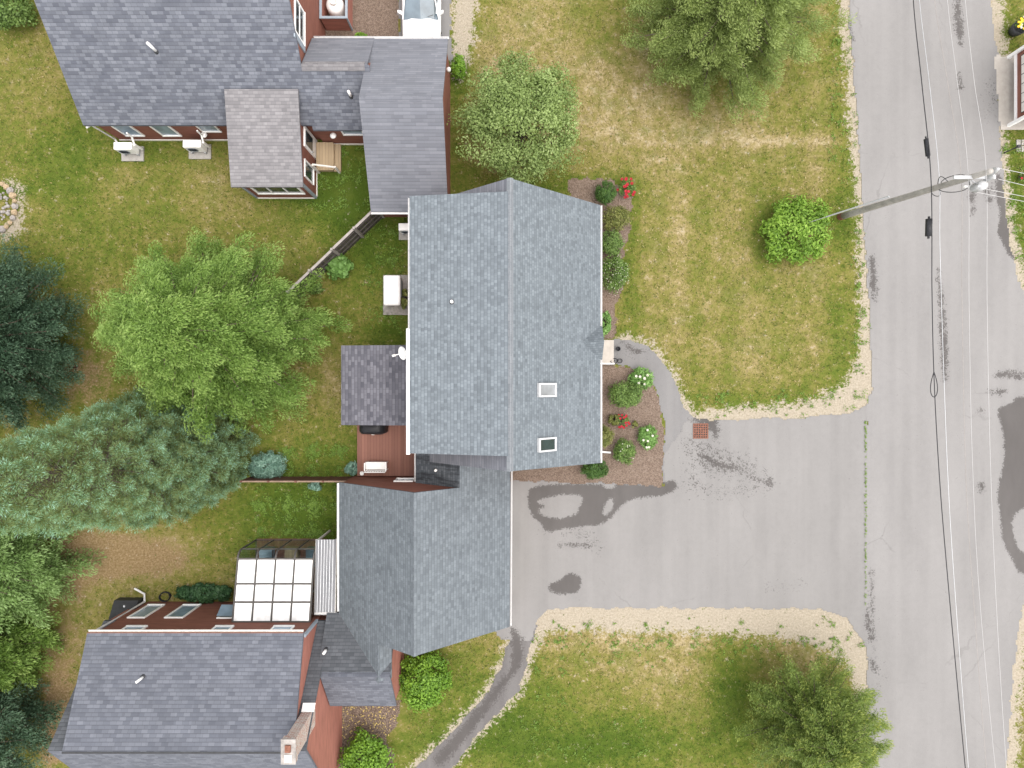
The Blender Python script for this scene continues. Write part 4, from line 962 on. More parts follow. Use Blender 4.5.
# ------------------------------------------------------------------ mail kiosk at the right edge
mk = thing('mail_kiosk', 'maroon and white kiosk at the right edge beside the road', 'kiosk', (24.6, 14, 0))
kx0, kx1, ky0, ky1 = 23.72, 25.4, 12.35, 15.6
for x, y in ((kx0, ky0), (kx0, ky1), (kx1, ky0), (kx1, ky1)): MB().box(x-.07, x+.07, y-.07, y+.07, 0, 2.2).build('post', M['white'], mk)
MB().box(kx0+.05, kx1-.05, ky0+.05, ky1-.05, .55, 2.1).build('wall', M['siding'], mk)
MB().box(kx0-.03, kx0+.08, ky0+.071, ky1-.071, .45, .55).box(kx0-.02, kx0+.06, ky0+.071, ky1-.071, 2.0, 2.14).build('rail', M['white'], mk)
bx_ = MB().box(kx0+.02, kx0+.06, ky0+.3, ky1-.3, .85, 1.95).build('mailbox_panel', M['offwhite'], mk)
m = MB()
for i in range(7): y = ky0+.3+i*(ky1-ky0-.6)/6; m.box(kx0+.01, kx0+.03, y-.012, y+.012, .86, 1.94)
for i in range(5): zq = .85+i*.275; m.box(kx0+.012, kx0+.028, ky0+.3, ky1-.3, zq-.01, zq+.01)
m.build('divider', M['darkmetal'], bx_)
MB().slab([(kx0-.1, ky0-.3, 2.3), (kx0-.1, ky1+.3, 2.3), (24.56, ky1+.3, 2.85), (24.56, ky0-.3, 2.85)], .1).slab([(kx1+.25, ky0-.3, 2.3), (24.56, ky0-.3, 2.85), (24.56, ky1+.3, 2.85), (kx1+.25, ky1+.3, 2.3)], .1).build('roof', M['roof_porch'], mk)
st = thing('stepping_stone', 'pale grey concrete stepping slabs on the right lawn', 'paving', (gx(1021), gy(146), 0))
for i, (a_, b_) in enumerate(((1016, 1020), (1021, 1026))):
    for y0, y1 in ((140, 145.5), (146.5, 152)): MB().box(gx(a_), gx(b_), gy(y1), gy(y0), .003, .05).build('slab', M['concrete'], st)
ps = thing('garden_post', 'short dark post on the lawn below the kiosk', 'post', tuple(P(1004, 153, 0)))
q = P(1004, 153, 0); MB().tube([q, q+Vector((.02, 0, .9))], .03, 8).box(q.x-.05, q.x+.08, q.y-.06, q.y+.06, .9, 1.02).build('post', M['darkmetal'], ps)

# ------------------------------------------------------------------ foliage
def unit(a): return a/np.maximum(np.linalg.norm(a, axis=1, keepdims=True), 1e-9)
def leaves(name, Cc, D, N, L, Wd, tint, mat, parent):
    D = unit(D); Sd = unit(np.cross(D, N)); n = len(Cc); L = np.broadcast_to(L, n)[:, None]; Wd = np.broadcast_to(Wd, n)[:, None]
    Nn = np.cross(Sd, D)
    V = np.empty((n, 4, 3)); V[:, 0] = Cc-D*L/2; V[:, 1] = Cc+Sd*Wd/2+Nn*Wd*.12; V[:, 2] = Cc+D*L/2; V[:, 3] = Cc-Sd*Wd/2+Nn*Wd*.12
    off = np.array(root_loc(parent)) if parent is not None else 0
    return fast_mesh(name, (V-off).reshape(-1, 3), np.arange(4*n).reshape(-1, 4), mat, parent, {'tint': ('FACE', np.clip(tint, 0, 1))})
def rand_dirs(rng, n): return unit(rng.randn(n, 3))

def bush_cloud(rng, c, rad, nclump, per, cr, leaf, asp=.55, lump=.18, up=.5, flat=.75, inner=.5):
    """leaf positions, directions and normals of a lumpy crown made of leaf clumps"""
    rad = np.array(rad); d = rand_dirs(rng, nclump); d[:, 2] = np.abs(d[:, 2])*1.0-.25*(rng.rand(nclump) < .35); d = unit(d)
    lob = rand_dirs(rng, 9); amp = rng.uniform(-1, 1, 9)
    k = 1+lump*(np.clip(d@lob.T, 0, 1)**4@amp)
    r = (inner+(1-inner)*rng.rand(nclump)**.5)*k
    cc = d*rad*r[:, None]
    ct = rng.rand(nclump)
    q = rand_dirs(rng, nclump*per)*(rng.rand(nclump*per, 1)**.4)*cr*np.array([1, 1, flat])
    CC = np.repeat(cc, per, 0); pos = CC+q
    out = unit(pos/rad)
    N = unit(.5*unit(q)+up*np.array([0, 0, 1])+.5*out+.45*rng.randn(len(q), 3))
    D = np.cross(N, rng.randn(len(q), 3))
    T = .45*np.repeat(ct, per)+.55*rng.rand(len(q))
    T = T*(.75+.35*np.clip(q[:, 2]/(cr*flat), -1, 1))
    L = leaf*rng.uniform(.7, 1.3, len(q))
    return pos+np.array(c), D, N, L, L*asp, T

LM = {
 'rusty': leafmat('rusty_leaves', (.10, .06, .03), (.20, .12, .06), (.30, .19, .10)),
 'weed': leafmat('weed_leaves', (.07, .13, .016), (.115, .20, .026), (.17, .27, .045)),
 'lime': leafmat('lime_leaves', (.055, .125, .012), (.13, .25, .022), (.23, .39, .05)),
 'rhodo': leafmat('glossy_leaves', (.07, .14, .016), (.17, .30, .035), (.31, .46, .085), .3),
 'boxwood': leafmat('boxwood_leaves', (.025, .065, .014), (.055, .12, .022), (.095, .18, .036)),
 'mid': leafmat('shrub_leaves', (.055, .100, .024), (.120, .200, .045), (.21, .31, .09)),
 'yellowish': leafmat('yellow_green_leaves', (.07, .09, .02), (.16, .18, .045), (.28, .27, .10)),
 'apple': leafmat('apple_leaves', (.10, .150, .045), (.215, .295, .095), (.35, .44, .19), .35),
 'hosta': leafmat('broad_leaves', (.07, .15, .03), (.14, .27, .065), (.22, .37, .12)),
 'ivy': leafmat('ivy_leaves', (.015, .045, .018), (.035, .090, .034), (.07, .15, .06)),
 'bluespruce': leafmat('blue_spruce_needles', (.07, .15, .115), (.18, .32, .26), (.34, .50, .43)),
 'larch': leafmat('soft_needles', (.035, .075, .014), (.095, .175, .030), (.180, .285, .065), .3, (.27, .37, .11)),
 'pine': leafmat('blue_green_needles', (.075, .082, .020), (.140, .180, .058), (.190, .335, .190), .25, (.32, .53, .44)),
 'spruce': leafmat('dark_needles', (.018, .045, .024), (.038, .080, .046), (.075, .135, .080), .15, (.12, .19, .12)),
 'cedar': leafmat('cedar_sprays', (.062, .092, .022), (.135, .185, .046), (.22, .285, .088), .3, (.30, .36, .13)),
 'hemlock': leafmat('hemlock_sprays', (.05, .105, .028), (.13, .22, .06), (.22, .34, .12), .3, (.30, .43, .19)),
 'willow': leafmat('feathery_leaves', (.045, .080, .018), (.105, .165, .036), (.19, .255, .065), .3, (.33, .37, .09)),
}
def shrub(name, label, px, py, rpx, h, mat, seed, leaf=.09, n=60, per=50, asp=.55, group=None, flowers=None, cat='shrub', rpy=None, cr=.34, lump=.2):
    """px,py,rpx: where its widest girth is seen; h its height"""
    rng = np.random.RandomState(seed); c = P(px, py, h*.45); rx = rpx*(CAMZ-h*.45)/F; ry = (rpy or rpx)*(CAMZ-h*.45)/F
    t = thing(name, label, cat, (c.x, c.y, 0), group)
    pos, D, N, L, Wd, T = bush_cloud(rng, (c.x, c.y, h*.42), (rx*.86, ry*.86, h*.5), n, per, cr*min(rx, ry), leaf, asp, lump)
    pos[:, 2] = np.maximum(pos[:, 2], .03)
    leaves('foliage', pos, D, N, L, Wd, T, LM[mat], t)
    m = MB()
    for i in range(7):
        a = 6.28*i/7; m.tube([(c.x+.05*math.cos(a), c.y+.05*math.sin(a), 0), (c.x+rx*.3*math.cos(a), c.y+ry*.3*math.sin(a), h*.4), (c.x+rx*.6*math.cos(a+.3), c.y+ry*.6*math.sin(a+.3), h*.72)], .025, 5, .008)
    m.build('stem', M['bark'], t)
    if flowers:
        fm, cnt, size, spread = flowers; size *= .72
        for i in range(cnt):
            m = MB(); a = rng.uniform(0, 6.28); q = rng.rand()**.5*spread; x, y = c.x+rx*q*math.cos(a), c.y+ry*q*math.sin(a); zq = h*(.45+.5*math.sqrt(max(0, 1-q*q)))+.03
            for k in range(6):
                b = k*1.047+a; m.extr([(x, y, zq), (x+size*.7*math.cos(b-.5), y+size*.7*math.sin(b-.5), zq+.02), (x+size*math.cos(b), y+size*math.sin(b), zq+.03), (x+size*.7*math.cos(b+.5), y+size*.7*math.sin(b+.5), zq+.02)], (0, 0, .01))
            m.build('flower', M[fm], t)
    return t
bed = 'shrubs in the front beds'
shrub('round_shrub', 'bright green domed shrub beside the utility pole on the east lawn', 800, 230, 37, 1.7, 'rhodo', 11, .17, 110, 62, .42, None, None, cr=.22, lump=.24)
shrub('bright_shrub', 'lime green shrub against the garage wing south wall', 424, 678, 28, 1.9, 'lime', 12, .13, 110, 60, .6, None, None, 'shrub', 30, .26)
shrub('bright_shrub', 'lime green shrub at the bottom edge beside the leafy mulch', 367, 757, 31, 1.7, 'lime', 13, .13, 110, 60, .6, None, None, 'shrub', 28, .26)
shrub('boxwood', 'clipped dark green ball shrub beside the red flowers', 605.5, 193, 11.5, 1.1, 'boxwood', 14, .06, 70, 60, .6, bed, None, 'shrub', None, .25, .06)
shrub('rose_bush', 'small bush with red blooms at the north end of the bed', 627, 188, 9, .7, 'mid', 15, .07, 24, 35, .6, bed, ('red_flower', 16, .12, 1.1), 'flower bush')
shrub('shrub', 'yellow-green shrub next to the clipped ball shrub', 616, 219, 16, 1.0, 'yellowish', 16, .08, 70, 45, .5, bed, None, 'shrub', 13)
shrub('shrub', 'plain mid-green shrub between the yellow-green and white-flowered shrubs', 611, 243, 13, 1.0, 'mid', 17, .08, 60, 45, .5, bed, None, 'shrub', 15)
shrub('hydrangea', 'large shrub with pale blooms along the east wall', 614, 275, 15, 1.1, 'mid', 18, .09, 80, 45, .5, bed, ('white_flower', 60, .03, 1.0), 'shrub', 21)
shrub('hosta', 'pale broad-leaved plant just north of the doorstep', 605.5, 324, 7, .6, 'hosta', 19, .16, 30, 25, .5, bed, None, 'plant', 14)
shrub('lily_clump', 'spiky green clump with white blooms nearest the path curve', 640, 378, 11, .7, 'hosta', 20, .3, 40, 22, .16, bed, ('white_flower', 7, .1, .8), 'plant')
shrub('shrub', 'largest leafy shrub in the front mulch bed', 625, 395, 18, 1.1, 'mid', 21, .09, 95, 50, .55, bed, None, 'shrub', 13)
shrub('shrub', 'small low plant left of the red blooms', 614, 419.5, 7, .5, 'yellowish', 22, .09, 26, 30, .5, bed, None, 'plant', 6)
shrub('rose_bush', 'small bush with red blooms in the middle of the front bed', 623, 421, 6.5, .55, 'mid', 23, .07, 16, 25, .6, bed, ('red_flower', 16, .09, 1.15), 'flower bush')
shrub('seedling', 'tiny yellow-green plant beside the red blooms', 634.5, 425, 4, .35, 'yellowish', 24, .08, 14, 20, .5, bed, None, 'plant')
shrub('lily_clump', 'spiky green clump with white blooms at the bed centre right', 648, 437, 10, .7, 'hosta', 25, .28, 40, 22, .18, bed, ('white_flower', 7, .09, .9), 'plant', 12)
shrub('shrub', 'olive green round shrub half under the east eave', 604, 436, 8.5, 1.0, 'yellowish', 26, .07, 60, 45, .5, bed, None, 'shrub', 12)
shrub('shrub', 'leafy green shrub with pink buds by the white downspout', 624, 452, 12, .9, 'mid', 27, .09, 60, 45, .55, bed, ('white_flower', 8, .04, 1.0), 'shrub')
shrub('shrub', 'dark green shrub below the house corner by the driveway', 594, 469, 14, 1.0, 'boxwood', 28, .08, 80, 50, .55, bed, None, 'shrub', 11)
shrub('hosta', 'pale green leafy plant growing in front of the diagonal fence', 338, 266, 14, .9, 'hosta', 29, .22, 45, 22, .6, None, None, 'plant')
shrub('shrub', 'small green plant at the lower end of the diagonal fence', 316, 289, 9, .5, 'mid', 30, .12, 30, 22, .6, None, None, 'plant', 6)
shrub('shrub', 'yellow-green plant between generator and house wall', 405, 299, 6, .8, 'yellowish', 31, .12, 26, 26, .6, None, None, 'plant', 11)
shrub('shrub', 'small blue-grey plant at the corner of the deck', 352, 469, 8, .6, 'bluespruce', 32, .13, 36, 26, .3, None, None, 'plant', 7)
shrub('shrub', 'grey-green plant at the fence foot on the garden side', 316, 486, 9, .5, 'bluespruce', 33, .13, 26, 24, .3, None, None, 'plant', 5)
shrub('ivy_patch', 'dark green ivy patch along the lower left house wall', 203, 593, 33, .7, 'ivy', 34, .12, 130, 45, .7, None, None, 'plant', 9)
shrub('dwarf_spruce', 'small blue spruce at the end of the low brown fence', 268, 466, 20, 1.0, 'bluespruce', 35, .16, 110, 50, .16, None, None, 'shrub', 14, .3)
shrub('shrub', 'green bushes in the top left corner beside the roof', 9, 8, 26, 1.8, 'mid', 36, .14, 90, 45, .55, None, None, 'shrub', 20)
shrub('shrub', 'bright low plants behind the upper driveway wall', 361, 36, 7, .5, 'lime', 37, .1, 26, 24, .6, None, None, 'plant', 3)
shrub('shrub', 'bright green shrub against the upper garage east wall', 459, 66, 8, .9, 'lime', 38, .1, 50, 34, .6, None, None, 'shrub', 16)
pl = thing('planter', 'dark tub planter with yellow flowers on the right lawn', 'planter', tuple(P(1013, 32)))
q = P(1013, 32); MB().lathe([(.24, 0), (.32, .3), (.33, .5), (.28, .5), (.27, .42), (.02, .42)], (q.x, q.y), 20).build('tub', M['darkmetal'], pl, True)
rng = np.random.RandomState(50); pos, D, N, L, Wd, T = bush_cloud(rng, (q.x+.02, q.y+.02, .6), (.3, .3, .22), 30, 30, .12, .08)
leaves('foliage', pos, D, N, L, Wd, T, LM['mid'], pl)
for fm, c_ in (('yellow_flower', 24), ('white_flower', 10)):
    for i in range(c_):
        m = MB(); a = rng.uniform(0, 6.28); r_ = .36*rng.rand()**.5; x, y = q.x+r_*math.cos(a), q.y+r_*math.sin(a)
        m.lathe([(.03, .78), (.06, .81), (.05, .84), (.01, .85)], (x, y), 7)
        m.build('flower', M[fm], pl)
shrub('flower_clump', 'small red and yellow flower clump on the right lawn', 1023, 176, 5, .5, 'mid', 39, .08, 14, 20, .6, None, ('red_flower', 8, .09, 1.0), 'plant')

# --- trees
def conifer(name, label, base, H, R0, mat, seed, z0=.3, power=.8, nw=22, nb=7, spray=(.26, .085), droop=.15, rise=.25, style='spray', dens=1.0, ell=(1, 1), cat='tree', jitter=.18, rtop=.02, sag=.25, ntw=12, clump=(.4, 100, .2, .4, .62)):
    rng = np.random.RandomState(seed); bx, by = base; t = thing(name, label, cat, (bx, by, 0))
    tr = MB(); tr.tube([(bx, by, 0), (bx+.05, by, H*.5), (bx, by, H*.97)], .05+H*.016, 9, .02)
    PC, PD, PN, PL, PW, PT = [], [], [], [], [], []
    for w_ in range(nw):
        f = (w_+rng.uniform(-.3, .3))/(nw-1); f = min(max(f, 0), 1); zb_ = z0*H+(H*.97-z0*H)*f
        Lw = R0*(rtop+(1-rtop)*(1-f)**power)
        if f < .12: Lw *= .72+2.2*f
        for b in range(nb):
            a = 2*math.pi*(b+.5*(w_ % 2))/nb+rng.uniform(-.25, .25)
            Lb = Lw*rng.uniform(1-jitter, 1+jitter*.7); bt = rng.uniform(0, 1)
            dh = np.array([math.cos(a)*ell[0], math.sin(a)*ell[1], 0]); dl = np.linalg.norm(dh); Lb *= dl; dh /= dl
            side = np.array([-dh[1], dh[0], 0]); e = rise*rng.uniform(.6, 1.3)
            def pt(s): return np.array([bx, by, zb_])+dh*Lb*s+np.array([0, 0, 1])*Lb*(e*s-droop*s*s)
            if Lb > .8: tr.tube([tuple(pt(s)) for s in (0, .35, .7, .95)], .018+.012*Lb, 5, .008, False)
            if style == 'clump':
                crad, cnt, upw, smin, zst = clump; nc = max(2, int(round(dens*ntw*(Lb/R0)**.8)))
                for k in range(nc):
                    s = smin+(1.04-smin)*(k+rng.rand())/nc
                    c0 = pt(s)+side*Lb*.34*(1.12-s)*rng.uniform(-1, 1)+np.array([0, 0, rng.uniform(-.08, .12)])
                    rc = crad*rng.uniform(.7, 1.25); ct = rng.rand(); az = rng.randn()*.35
                    d2 = dh*math.cos(az)+side*math.sin(az); s2 = np.array([-d2[1], d2[0], 0])
                    q_ = rand_dirs(rng, cnt); rr = rng.rand(cnt)**.45
                    off = (d2*1.35*q_[:, :1]+s2*.8*q_[:, 1:2]+np.array([0, 0, zst])*q_[:, 2:3])*(rr*rc)[:, None]
                    dd = unit(q_*.55+d2*.55+np.array([0, 0, upw])+.28*rng.randn(cnt, 3)); ll = spray[0]*rng.uniform(.7, 1.3, cnt)
                    PC.append(c0+off); PD.append(dd); PN.append(np.array([0, 0, 1])+.8*rng.randn(cnt, 3)); PL.append(ll); PW.append(ll*spray[1]/spray[0])
                    top_shade = (off@(d2*.5+np.array([0, 0, .85])))/(rc*.9)  # clump tops tinted lighter, insides darker: shading put into the leaf colour
                    PT.append(np.clip(.10+.12*bt+.14*ct+.36*np.clip(top_shade+.35, 0, 1.3)+.14*rr+.20*rng.rand(cnt), 0, 1))
                continue
            nt_ = max(3, int(ntw*(Lb/R0)**.7*dens))
            for k in range(nt_):
                s = .18+.82*(k+rng.rand())/nt_
                for sg in (-1, 1):
                    tl = (Lb*.36*(1-s*.75)+.12)*rng.uniform(.7, 1.2)
                    td = dh*.62+side*sg*.75+np.array([0, 0, rng.uniform(-.15, .2)]); td /= np.linalg.norm(td)
                    ns = max(1, int(tl/(spray[0]*.42)))
                    u = (np.arange(ns)+rng.rand(ns))/ns
                    p = pt(s)+td*(u*tl)[:, None]+np.array([0, 0, -1])*(sag*(u*tl)**2)[:, None]+rng.randn(ns, 3)*.03
                    if style == 'spray':
                        rep = 2; pr_ = np.repeat(p, rep, 0)+rng.randn(ns*rep, 3)*.05; dd = td*.8+dh*.35+rng.randn(ns*rep, 3)*.35+np.array([0, 0, -.12])
                        nn = np.array([0, 0, 1])+rng.randn(ns*rep, 3)*.42; ur = np.repeat(u, rep)
                        PC.append(pr_); PD.append(dd); PN.append(nn); ll = spray[0]*rng.uniform(.7, 1.3, ns*rep); PL.append(ll); PW.append(ll*spray[1]/spray[0])
                        PT.append(.16+.22*bt+.32*s*ur+.36*rng.rand(ns*rep))
                    else:
                        rep = 13; pr_ = np.repeat(p, rep, 0); q_ = rand_dirs(rng, ns*rep); dd = td*.55+dh*.35+np.array([0, 0, .5])+q_*.95
                        dd = unit(dd); ll = spray[0]*rng.uniform(.75, 1.2, ns*rep); nn = rng.randn(ns*rep, 3)
                        PC.append(pr_+dd*(ll*.5)[:, None]); PD.append(dd); PN.append(nn); PL.append(ll); PW.append(np.full(ns*rep, spray[1]))
                        PT.append(np.clip(.05+.15*bt+.62*np.repeat(u, rep)*(.45+.55*s)+.25*rng.rand(ns*rep), 0, 1))
    Cc, D, N, L, Wd, T = (np.concatenate(x) for x in (PC, PD, PN, PL, PW, PT))
    Cc[:, 2] = np.maximum(Cc[:, 2], .05)
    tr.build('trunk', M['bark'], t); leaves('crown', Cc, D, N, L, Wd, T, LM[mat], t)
    return t
def pine(name, label, base, H, R0, seed, ell, step):
    """whorls of upturned needle tufts, each tuft on its own branch"""
    rng = np.random.RandomState(seed); bx, by = base; t = thing(name, label, 'tree', (bx, by, 0)); tr = MB()
    tr.tube([(bx, by, 0), (bx+.05, by, H*.5), (bx, by, H*.97)], .05+H*.014, 9, .02)
    acc = [[] for _ in range(6)]
    z = .5
    while z < H*.985:
        f = z/H; rad = R0*(1-f)**.72*min(1, .8+f*3)+.05
        for layer, (rr_, dz) in enumerate(((1.0, .0), (.70, .28), (.42, .4))):
            rl_ = rad*rr_; n = max(1, int(2*math.pi*rl_/step)); a0 = rng.uniform(0, 6.28)
            if layer and rl_ < .5: continue
            for k in range(n):
                a = a0+2*math.pi*k/n+rng.normal(0, .10); q = rl_*rng.uniform(.88, 1.10)
                dh = np.array([math.cos(a)*ell[0], math.sin(a)*ell[1], 0]); c0 = np.array([bx, by, z+dz+rng.normal(0, .08)])+dh*q
                ax_ = unit((dh*.75+np.array([0, 0, .75])+.12*rng.randn(3))[None])[0]; sz = step*rng.uniform(.36, .54); m_ = 520 if layer == 0 else 240; bt = rng.rand()
                if layer == 0: tr.tube([(bx, by, c0[2]-.35*q-.1), tuple(c0*.5+np.array([bx, by, c0[2]-.35*q])*.5), tuple(c0)], .03, 4, .01, False)
                d = rand_dirs(rng, m_); up_ = d@ax_; d = d+ax_[None]*(np.abs(up_)*.8+.15)[:, None]; d = unit(d); al = d@ax_
                st = rng.rand(m_)**.6
                pos = c0+d*(st*sz)[:, None]+ax_*(.10*rng.randn(m_, 1)+.05)
                ll = .115*rng.uniform(.7, 1.25, m_)
                T = np.clip(.02+.50*st*np.clip(al+.25, 0, 1.2)+.22*st+.16*bt+.18*rng.rand(m_)-.10*layer, 0, 1)
                for b_, v_ in zip(acc, (pos, d+.22*rng.randn(m_, 3), rng.randn(m_, 3), ll, np.full(m_, .018), T)): b_.append(v_)
        z += step*rng.uniform(.95, 1.15)*(1.05 if f < .8 else .8)
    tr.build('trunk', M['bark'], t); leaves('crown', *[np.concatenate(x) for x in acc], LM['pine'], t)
    return t
def leafy_tree(name, label, base, H, rad, zc, mat, seed, nl=16, per_clump=60, ncl=12, leaf=.11, asp=.5, cr=.55, cat='tree'):
    """trunk, limbs, and a crown of leaf clumps gathered round the limb ends"""
    rng = np.random.RandomState(seed); bx, by = base; t = thing(name, label, cat, (bx, by, 0)); tr = MB()
    tr.tube([(bx, by, 0), (bx+.05, by+.03, zc*.5), (bx, by, zc)], .16, 9, .09)
    acc = [[] for _ in range(6)]
    for i in range(nl):
        a = 2.4*i+rng.uniform(-.2, .2); el = rng.uniform(-.15, 1.0) if i > 6 else rng.uniform(1.0, 1.45); r_ = rng.uniform(.52, .86)
        e = np.array([bx+rad[0]*r_*math.cos(a)*math.cos(el), by+rad[1]*r_*math.sin(a)*math.cos(el), zc+rad[2]*r_*math.sin(el)])
        mid_ = np.array([bx, by, zc*.8])*.45+e*.55; tr.tube([(bx, by, zc*.62), tuple(mid_), tuple(e)], .06, 6, .015, False)
        s = rng.uniform(.24, .34); o = bush_cloud(rng, e, (rad[0]*s, rad[1]*s, rad[2]*s), ncl, per_clump, cr*.62*min(rad[:2])*.45, leaf, asp, .25, .45, .8, .35)
        for k in range(6): acc[k].append(o[k] if k < 5 else np.clip(o[k]*.8+.25*rng.rand(), 0, 1))
    o = [np.concatenate(x) for x in acc]; o[0][:, 2] = np.maximum(o[0][:, 2], .1)
    tr.build('trunk', M['bark'], t); leaves('crown', *o, LM[mat], t)
    return t
conifer('larch_tree', 'large light green feathery conifer on the left lawn', (-12.9, 2.1), 8.4, 4.8, 'larch', 101, .06, .50, 15, 8, (.125, .034), .20, .36, 'clump', 1.0, (1.04, .97), jitter=.15, ntw=7, clump=(.56, 430, .05, .28, .62))
pine('pine_tree', 'large blue-green pine reaching off the left edge below the dark spruce', (-15.9, -3.3), 15.5, 3.5, 201, (1.0, .82), .74)
pine('pine_tree', 'smaller blue-green pine at the right end of the large blue-green pine', (-14.5, -3.1), 6.6, 2.3, 202, (1.0, .95), .66)
conifer('spruce_tree', 'dark green spruce at the left edge above the blue-green pine', (-23.5, 1.9), 12, 4.3, 'spruce', 103, .05, .70, 24, 10, (.13, .042), .20, .24, 'clump', 1.0, (1, 1.1), jitter=.16, ntw=5, clump=(.6, 330, .3, .35, .75))
conifer('hemlock_tree', 'light green hemlock at the left edge below the blue-green pine', (-23.0, -8.0), 9, 3.4, 'hemlock', 104, .05, .75, 16, 7, (.16, .042), .25, .2, 'clump', 1.0, jitter=.28, ntw=5, clump=(.58, 240, -.0, .35, .55))
conifer('hemlock_tree', 'bright green hemlock at the left edge beside the lower house', (-23.8, -12.0), 8, 2.8, 'larch', 105, .05, .75, 14, 7, (.16, .042), .25, .2, 'clump', 1.0, jitter=.28, ntw=5, clump=(.54, 240, -.0, .35, .55))
conifer('spruce_tree', 'dark green spruce in the lower left corner', (-23.9, -15.8), 8, 3.0, 'spruce', 106, .05, .75, 14, 7, (.16, .045), .2, .2, 'clump', 1.0, jitter=.25, ntw=4, clump=(.56, 220, .2, .4, .6))
conifer('cedar_tree', 'broad grey-green cedar at the top of the east lawn', (9.4, 16.2), 7.5, 4.6, 'cedar', 107, .05, .55, 15, 8, (.12, .032), .18, .45, 'clump', 1.0, (1.0, .92), jitter=.25, ntw=7, clump=(.50, 360, .05, .28, .65))
leafy_tree('apple_tree', 'round pale green leafy tree north of the central house', (.3, 11.6), 4.6, (2.6, 2.9, 1.9), 2.7, 'apple', 108, 44, 60, 12, .115, .55)
conifer('tamarack_tree', 'sparse olive feathery tree at the lower right by the road', (13.5, -15.2), 5.4, 3.35, 'willow', 109, .06, .5, 15, 9, (.12, .026), .18, .55, 'clump', 1.0, (1, .95), jitter=.2, ntw=10, clump=(.36, 130, .3, .25, .7))
shrub('dead_sapling', 'small reddish-brown sapling on the lawn beside the dark spruce', 70, 366, 9, 1.2, 'rusty', 40, .08, 10, 10, .3, None, None, 'sapling', 8)

# ------------------------------------------------------------------ grass, weeds, leaf litter
rng = np.random.RandomState(77)
def inside_any(px, py, polys, grow=0):
    k = np.zeros(px.shape, bool)
    for p_ in polys: k |= poly_dist(px, py, p_) > -grow
    return k
N_ = 210000
X = rng.uniform(-26.5, 26.5, N_); Y = rng.uniform(-20.5, 20.5, N_); px, py = pix(X, Y)
hard = [ROAD, DRIVE, FPATH, SPATH, UPDRIVE, PAD, BED1, BED2, BED3, BED4]
HOUSES = [(-18.8, -8.9, 11.6, 21.3), (-12.2, -9.3, 8.9, 12), (-9, -2.9, 7.95, 15.2), (-4, 3.8, -3.3, 7.9), (-7.5, 0, -11, -1.4), (-7.3, -3.9, -1.7, 1.5), (-18.1, -5, -18, -10.3), (-12.3, -7.5, -10.5, -7)]
k = ~inside_any(px, py, hard, 0.3)
for x0, x1, y0, y1 in HOUSES: k &= ~((X > x0) & (X < x1) & (Y > y0) & (Y < y1))
d1, s1, so1 = lawn_fields(X, Y); k &= (s1 < .46+.22*rng.randn(N_)) & (so1 < .45+.15*rng.randn(N_))
X, Y, d1 = X[k], Y[k], d1[k]; n = len(X)
hgt = rng.uniform(.04, .11, n); a = rng.uniform(0, 6.28, n); tilt = rng.uniform(.3, 1.1, n)
D = np.c_[np.cos(a)*np.sin(tilt), np.sin(a)*np.sin(tilt), np.cos(tilt)]
Nn = np.c_[-np.cos(a)*np.cos(tilt), -np.sin(a)*np.cos(tilt), np.sin(tilt)]
t_ = NT('grass_blades'); tv = t_.attr('tint')
t_.col(t_.ramp(tv, [(.0, (.045, .085, .010)), (.3, (.085, .125, .018)), (.55, (.145, .145, .034)), (.75, (.23, .19, .075)), (1, (.36, .29, .16))])); t_.rough(.8)
gobj = leaves('grass', np.c_[X, Y, .02+hgt*np.cos(tilt)*.45], D, Nn, hgt*1.5, rng.uniform(.025, .05, n), d1+rng.randn(n)*.22, t_.m, None)
tag(gobj, kind='stuff')
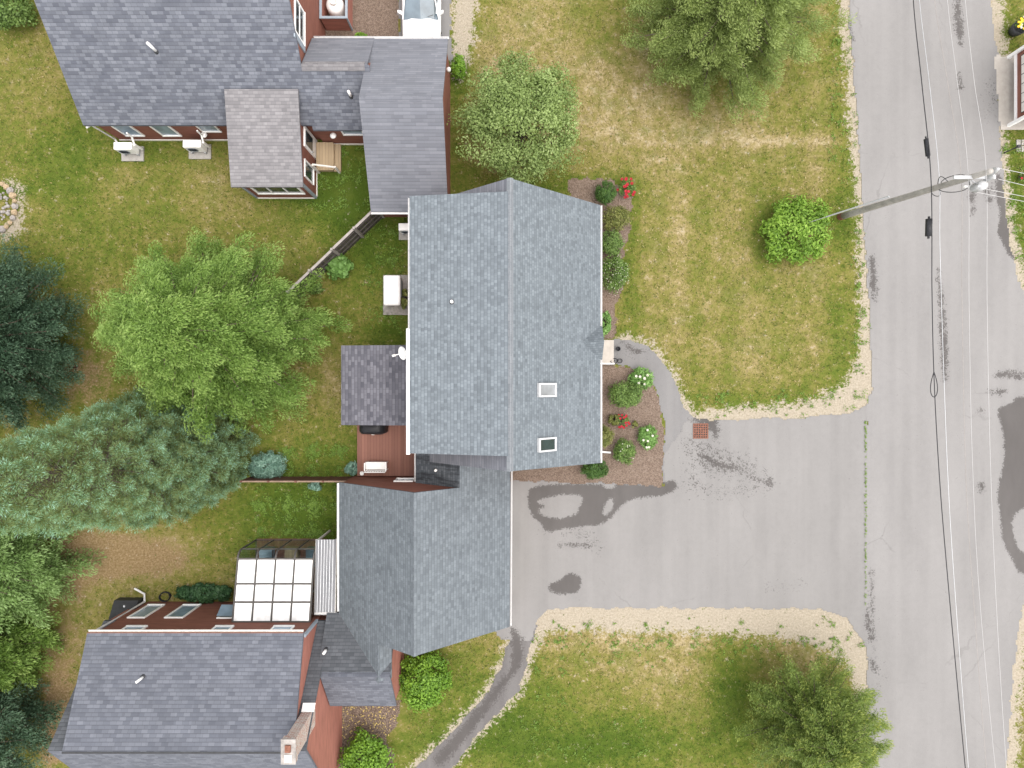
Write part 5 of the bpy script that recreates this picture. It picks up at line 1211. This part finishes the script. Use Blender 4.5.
# weeds with broader leaves along the sandy verges and in the lawn corners
wp = []
for x0, x1, y0, y1, q_ in ((550,860,624,660,170),(705,850,390,414,70),(836,852,30,180,60),(850,868,230,400,50),(535,565,625,700,35),(318,370,150,205,160),(255,335,486,535,330),(275,350,450,474,210),(375,398,230,330,120),(1005,1022,140,280,60),(520,640,715,768,40)):
    wp.append(np.c_[rng.uniform(x0, x1, q_), rng.uniform(y0, y1, q_)])
wp = np.concatenate(wp); wp = wp[~inside_any(wp[:, 0], wp[:, 1], hard, .5)]; nl_ = 14; nj = 150; jx = 865.2+.25*rng.randn(nj)+.5*np.sin(np.arange(nj)*.05); jy = rng.uniform(419, 606, nj); wp = np.r_[wp, np.c_[jx, jy]]; small = np.r_[np.ones(len(wp)-nj), np.full(nj, .28)]
wp[:-nj] += (7*np.sin(wp[:-nj]*.23)+3*rng.randn(len(wp)-nj, 2)); keep_ = np.r_[~inside_any(wp[:-nj, 0], wp[:-nj, 1], hard, .5), np.ones(nj, bool)]; wp = wp[keep_]; small = small[keep_]
X = np.repeat(gx(wp[:, 0]), nl_); Y = np.repeat(gy(wp[:, 1]), nl_); n = len(X); a = rng.uniform(0, 6.28, n); sm_ = np.repeat(small, nl_); rr_ = rng.rand(n)*np.repeat(rng.uniform(.03, .22, len(wp))*small, nl_)
wd = leaves('weeds', np.c_[X+rr_*np.cos(a), Y+rr_*np.sin(a), .03+.05*rng.rand(n)], np.c_[np.cos(a), np.sin(a), .4*rng.rand(n)], np.array([0, 0, 1])+.4*rng.randn(n, 3), rng.uniform(.05, .11, n)*sm_**.6, rng.uniform(.025, .05, n)*sm_**.6, np.clip(rng.rand(n)+.5*(1-sm_), 0, 1), LM['weed'], None)
tag(wd, kind='stuff')
# leaf litter on the dark mulch
n = 260; X = gx(rng.uniform(340, 396, n)); Y = gy(rng.uniform(703, 740, n)); px, py = pix(X, Y); k = poly_dist(px, py, BED3) > 1; X, Y = X[k], Y[k]; n = len(X)
a = rng.uniform(0, 6.28, n)
lit = leaves('fallen_leaves', np.c_[X, Y, np.full(n, .03)], np.c_[np.cos(a), np.sin(a), 0*a], np.array([0, 0, 1])+.3*rng.randn(n, 3), rng.uniform(.05, .11, n), rng.uniform(.03, .07, n), rng.rand(n), M['ochre_leaf'], None)
tag(lit, kind='stuff')
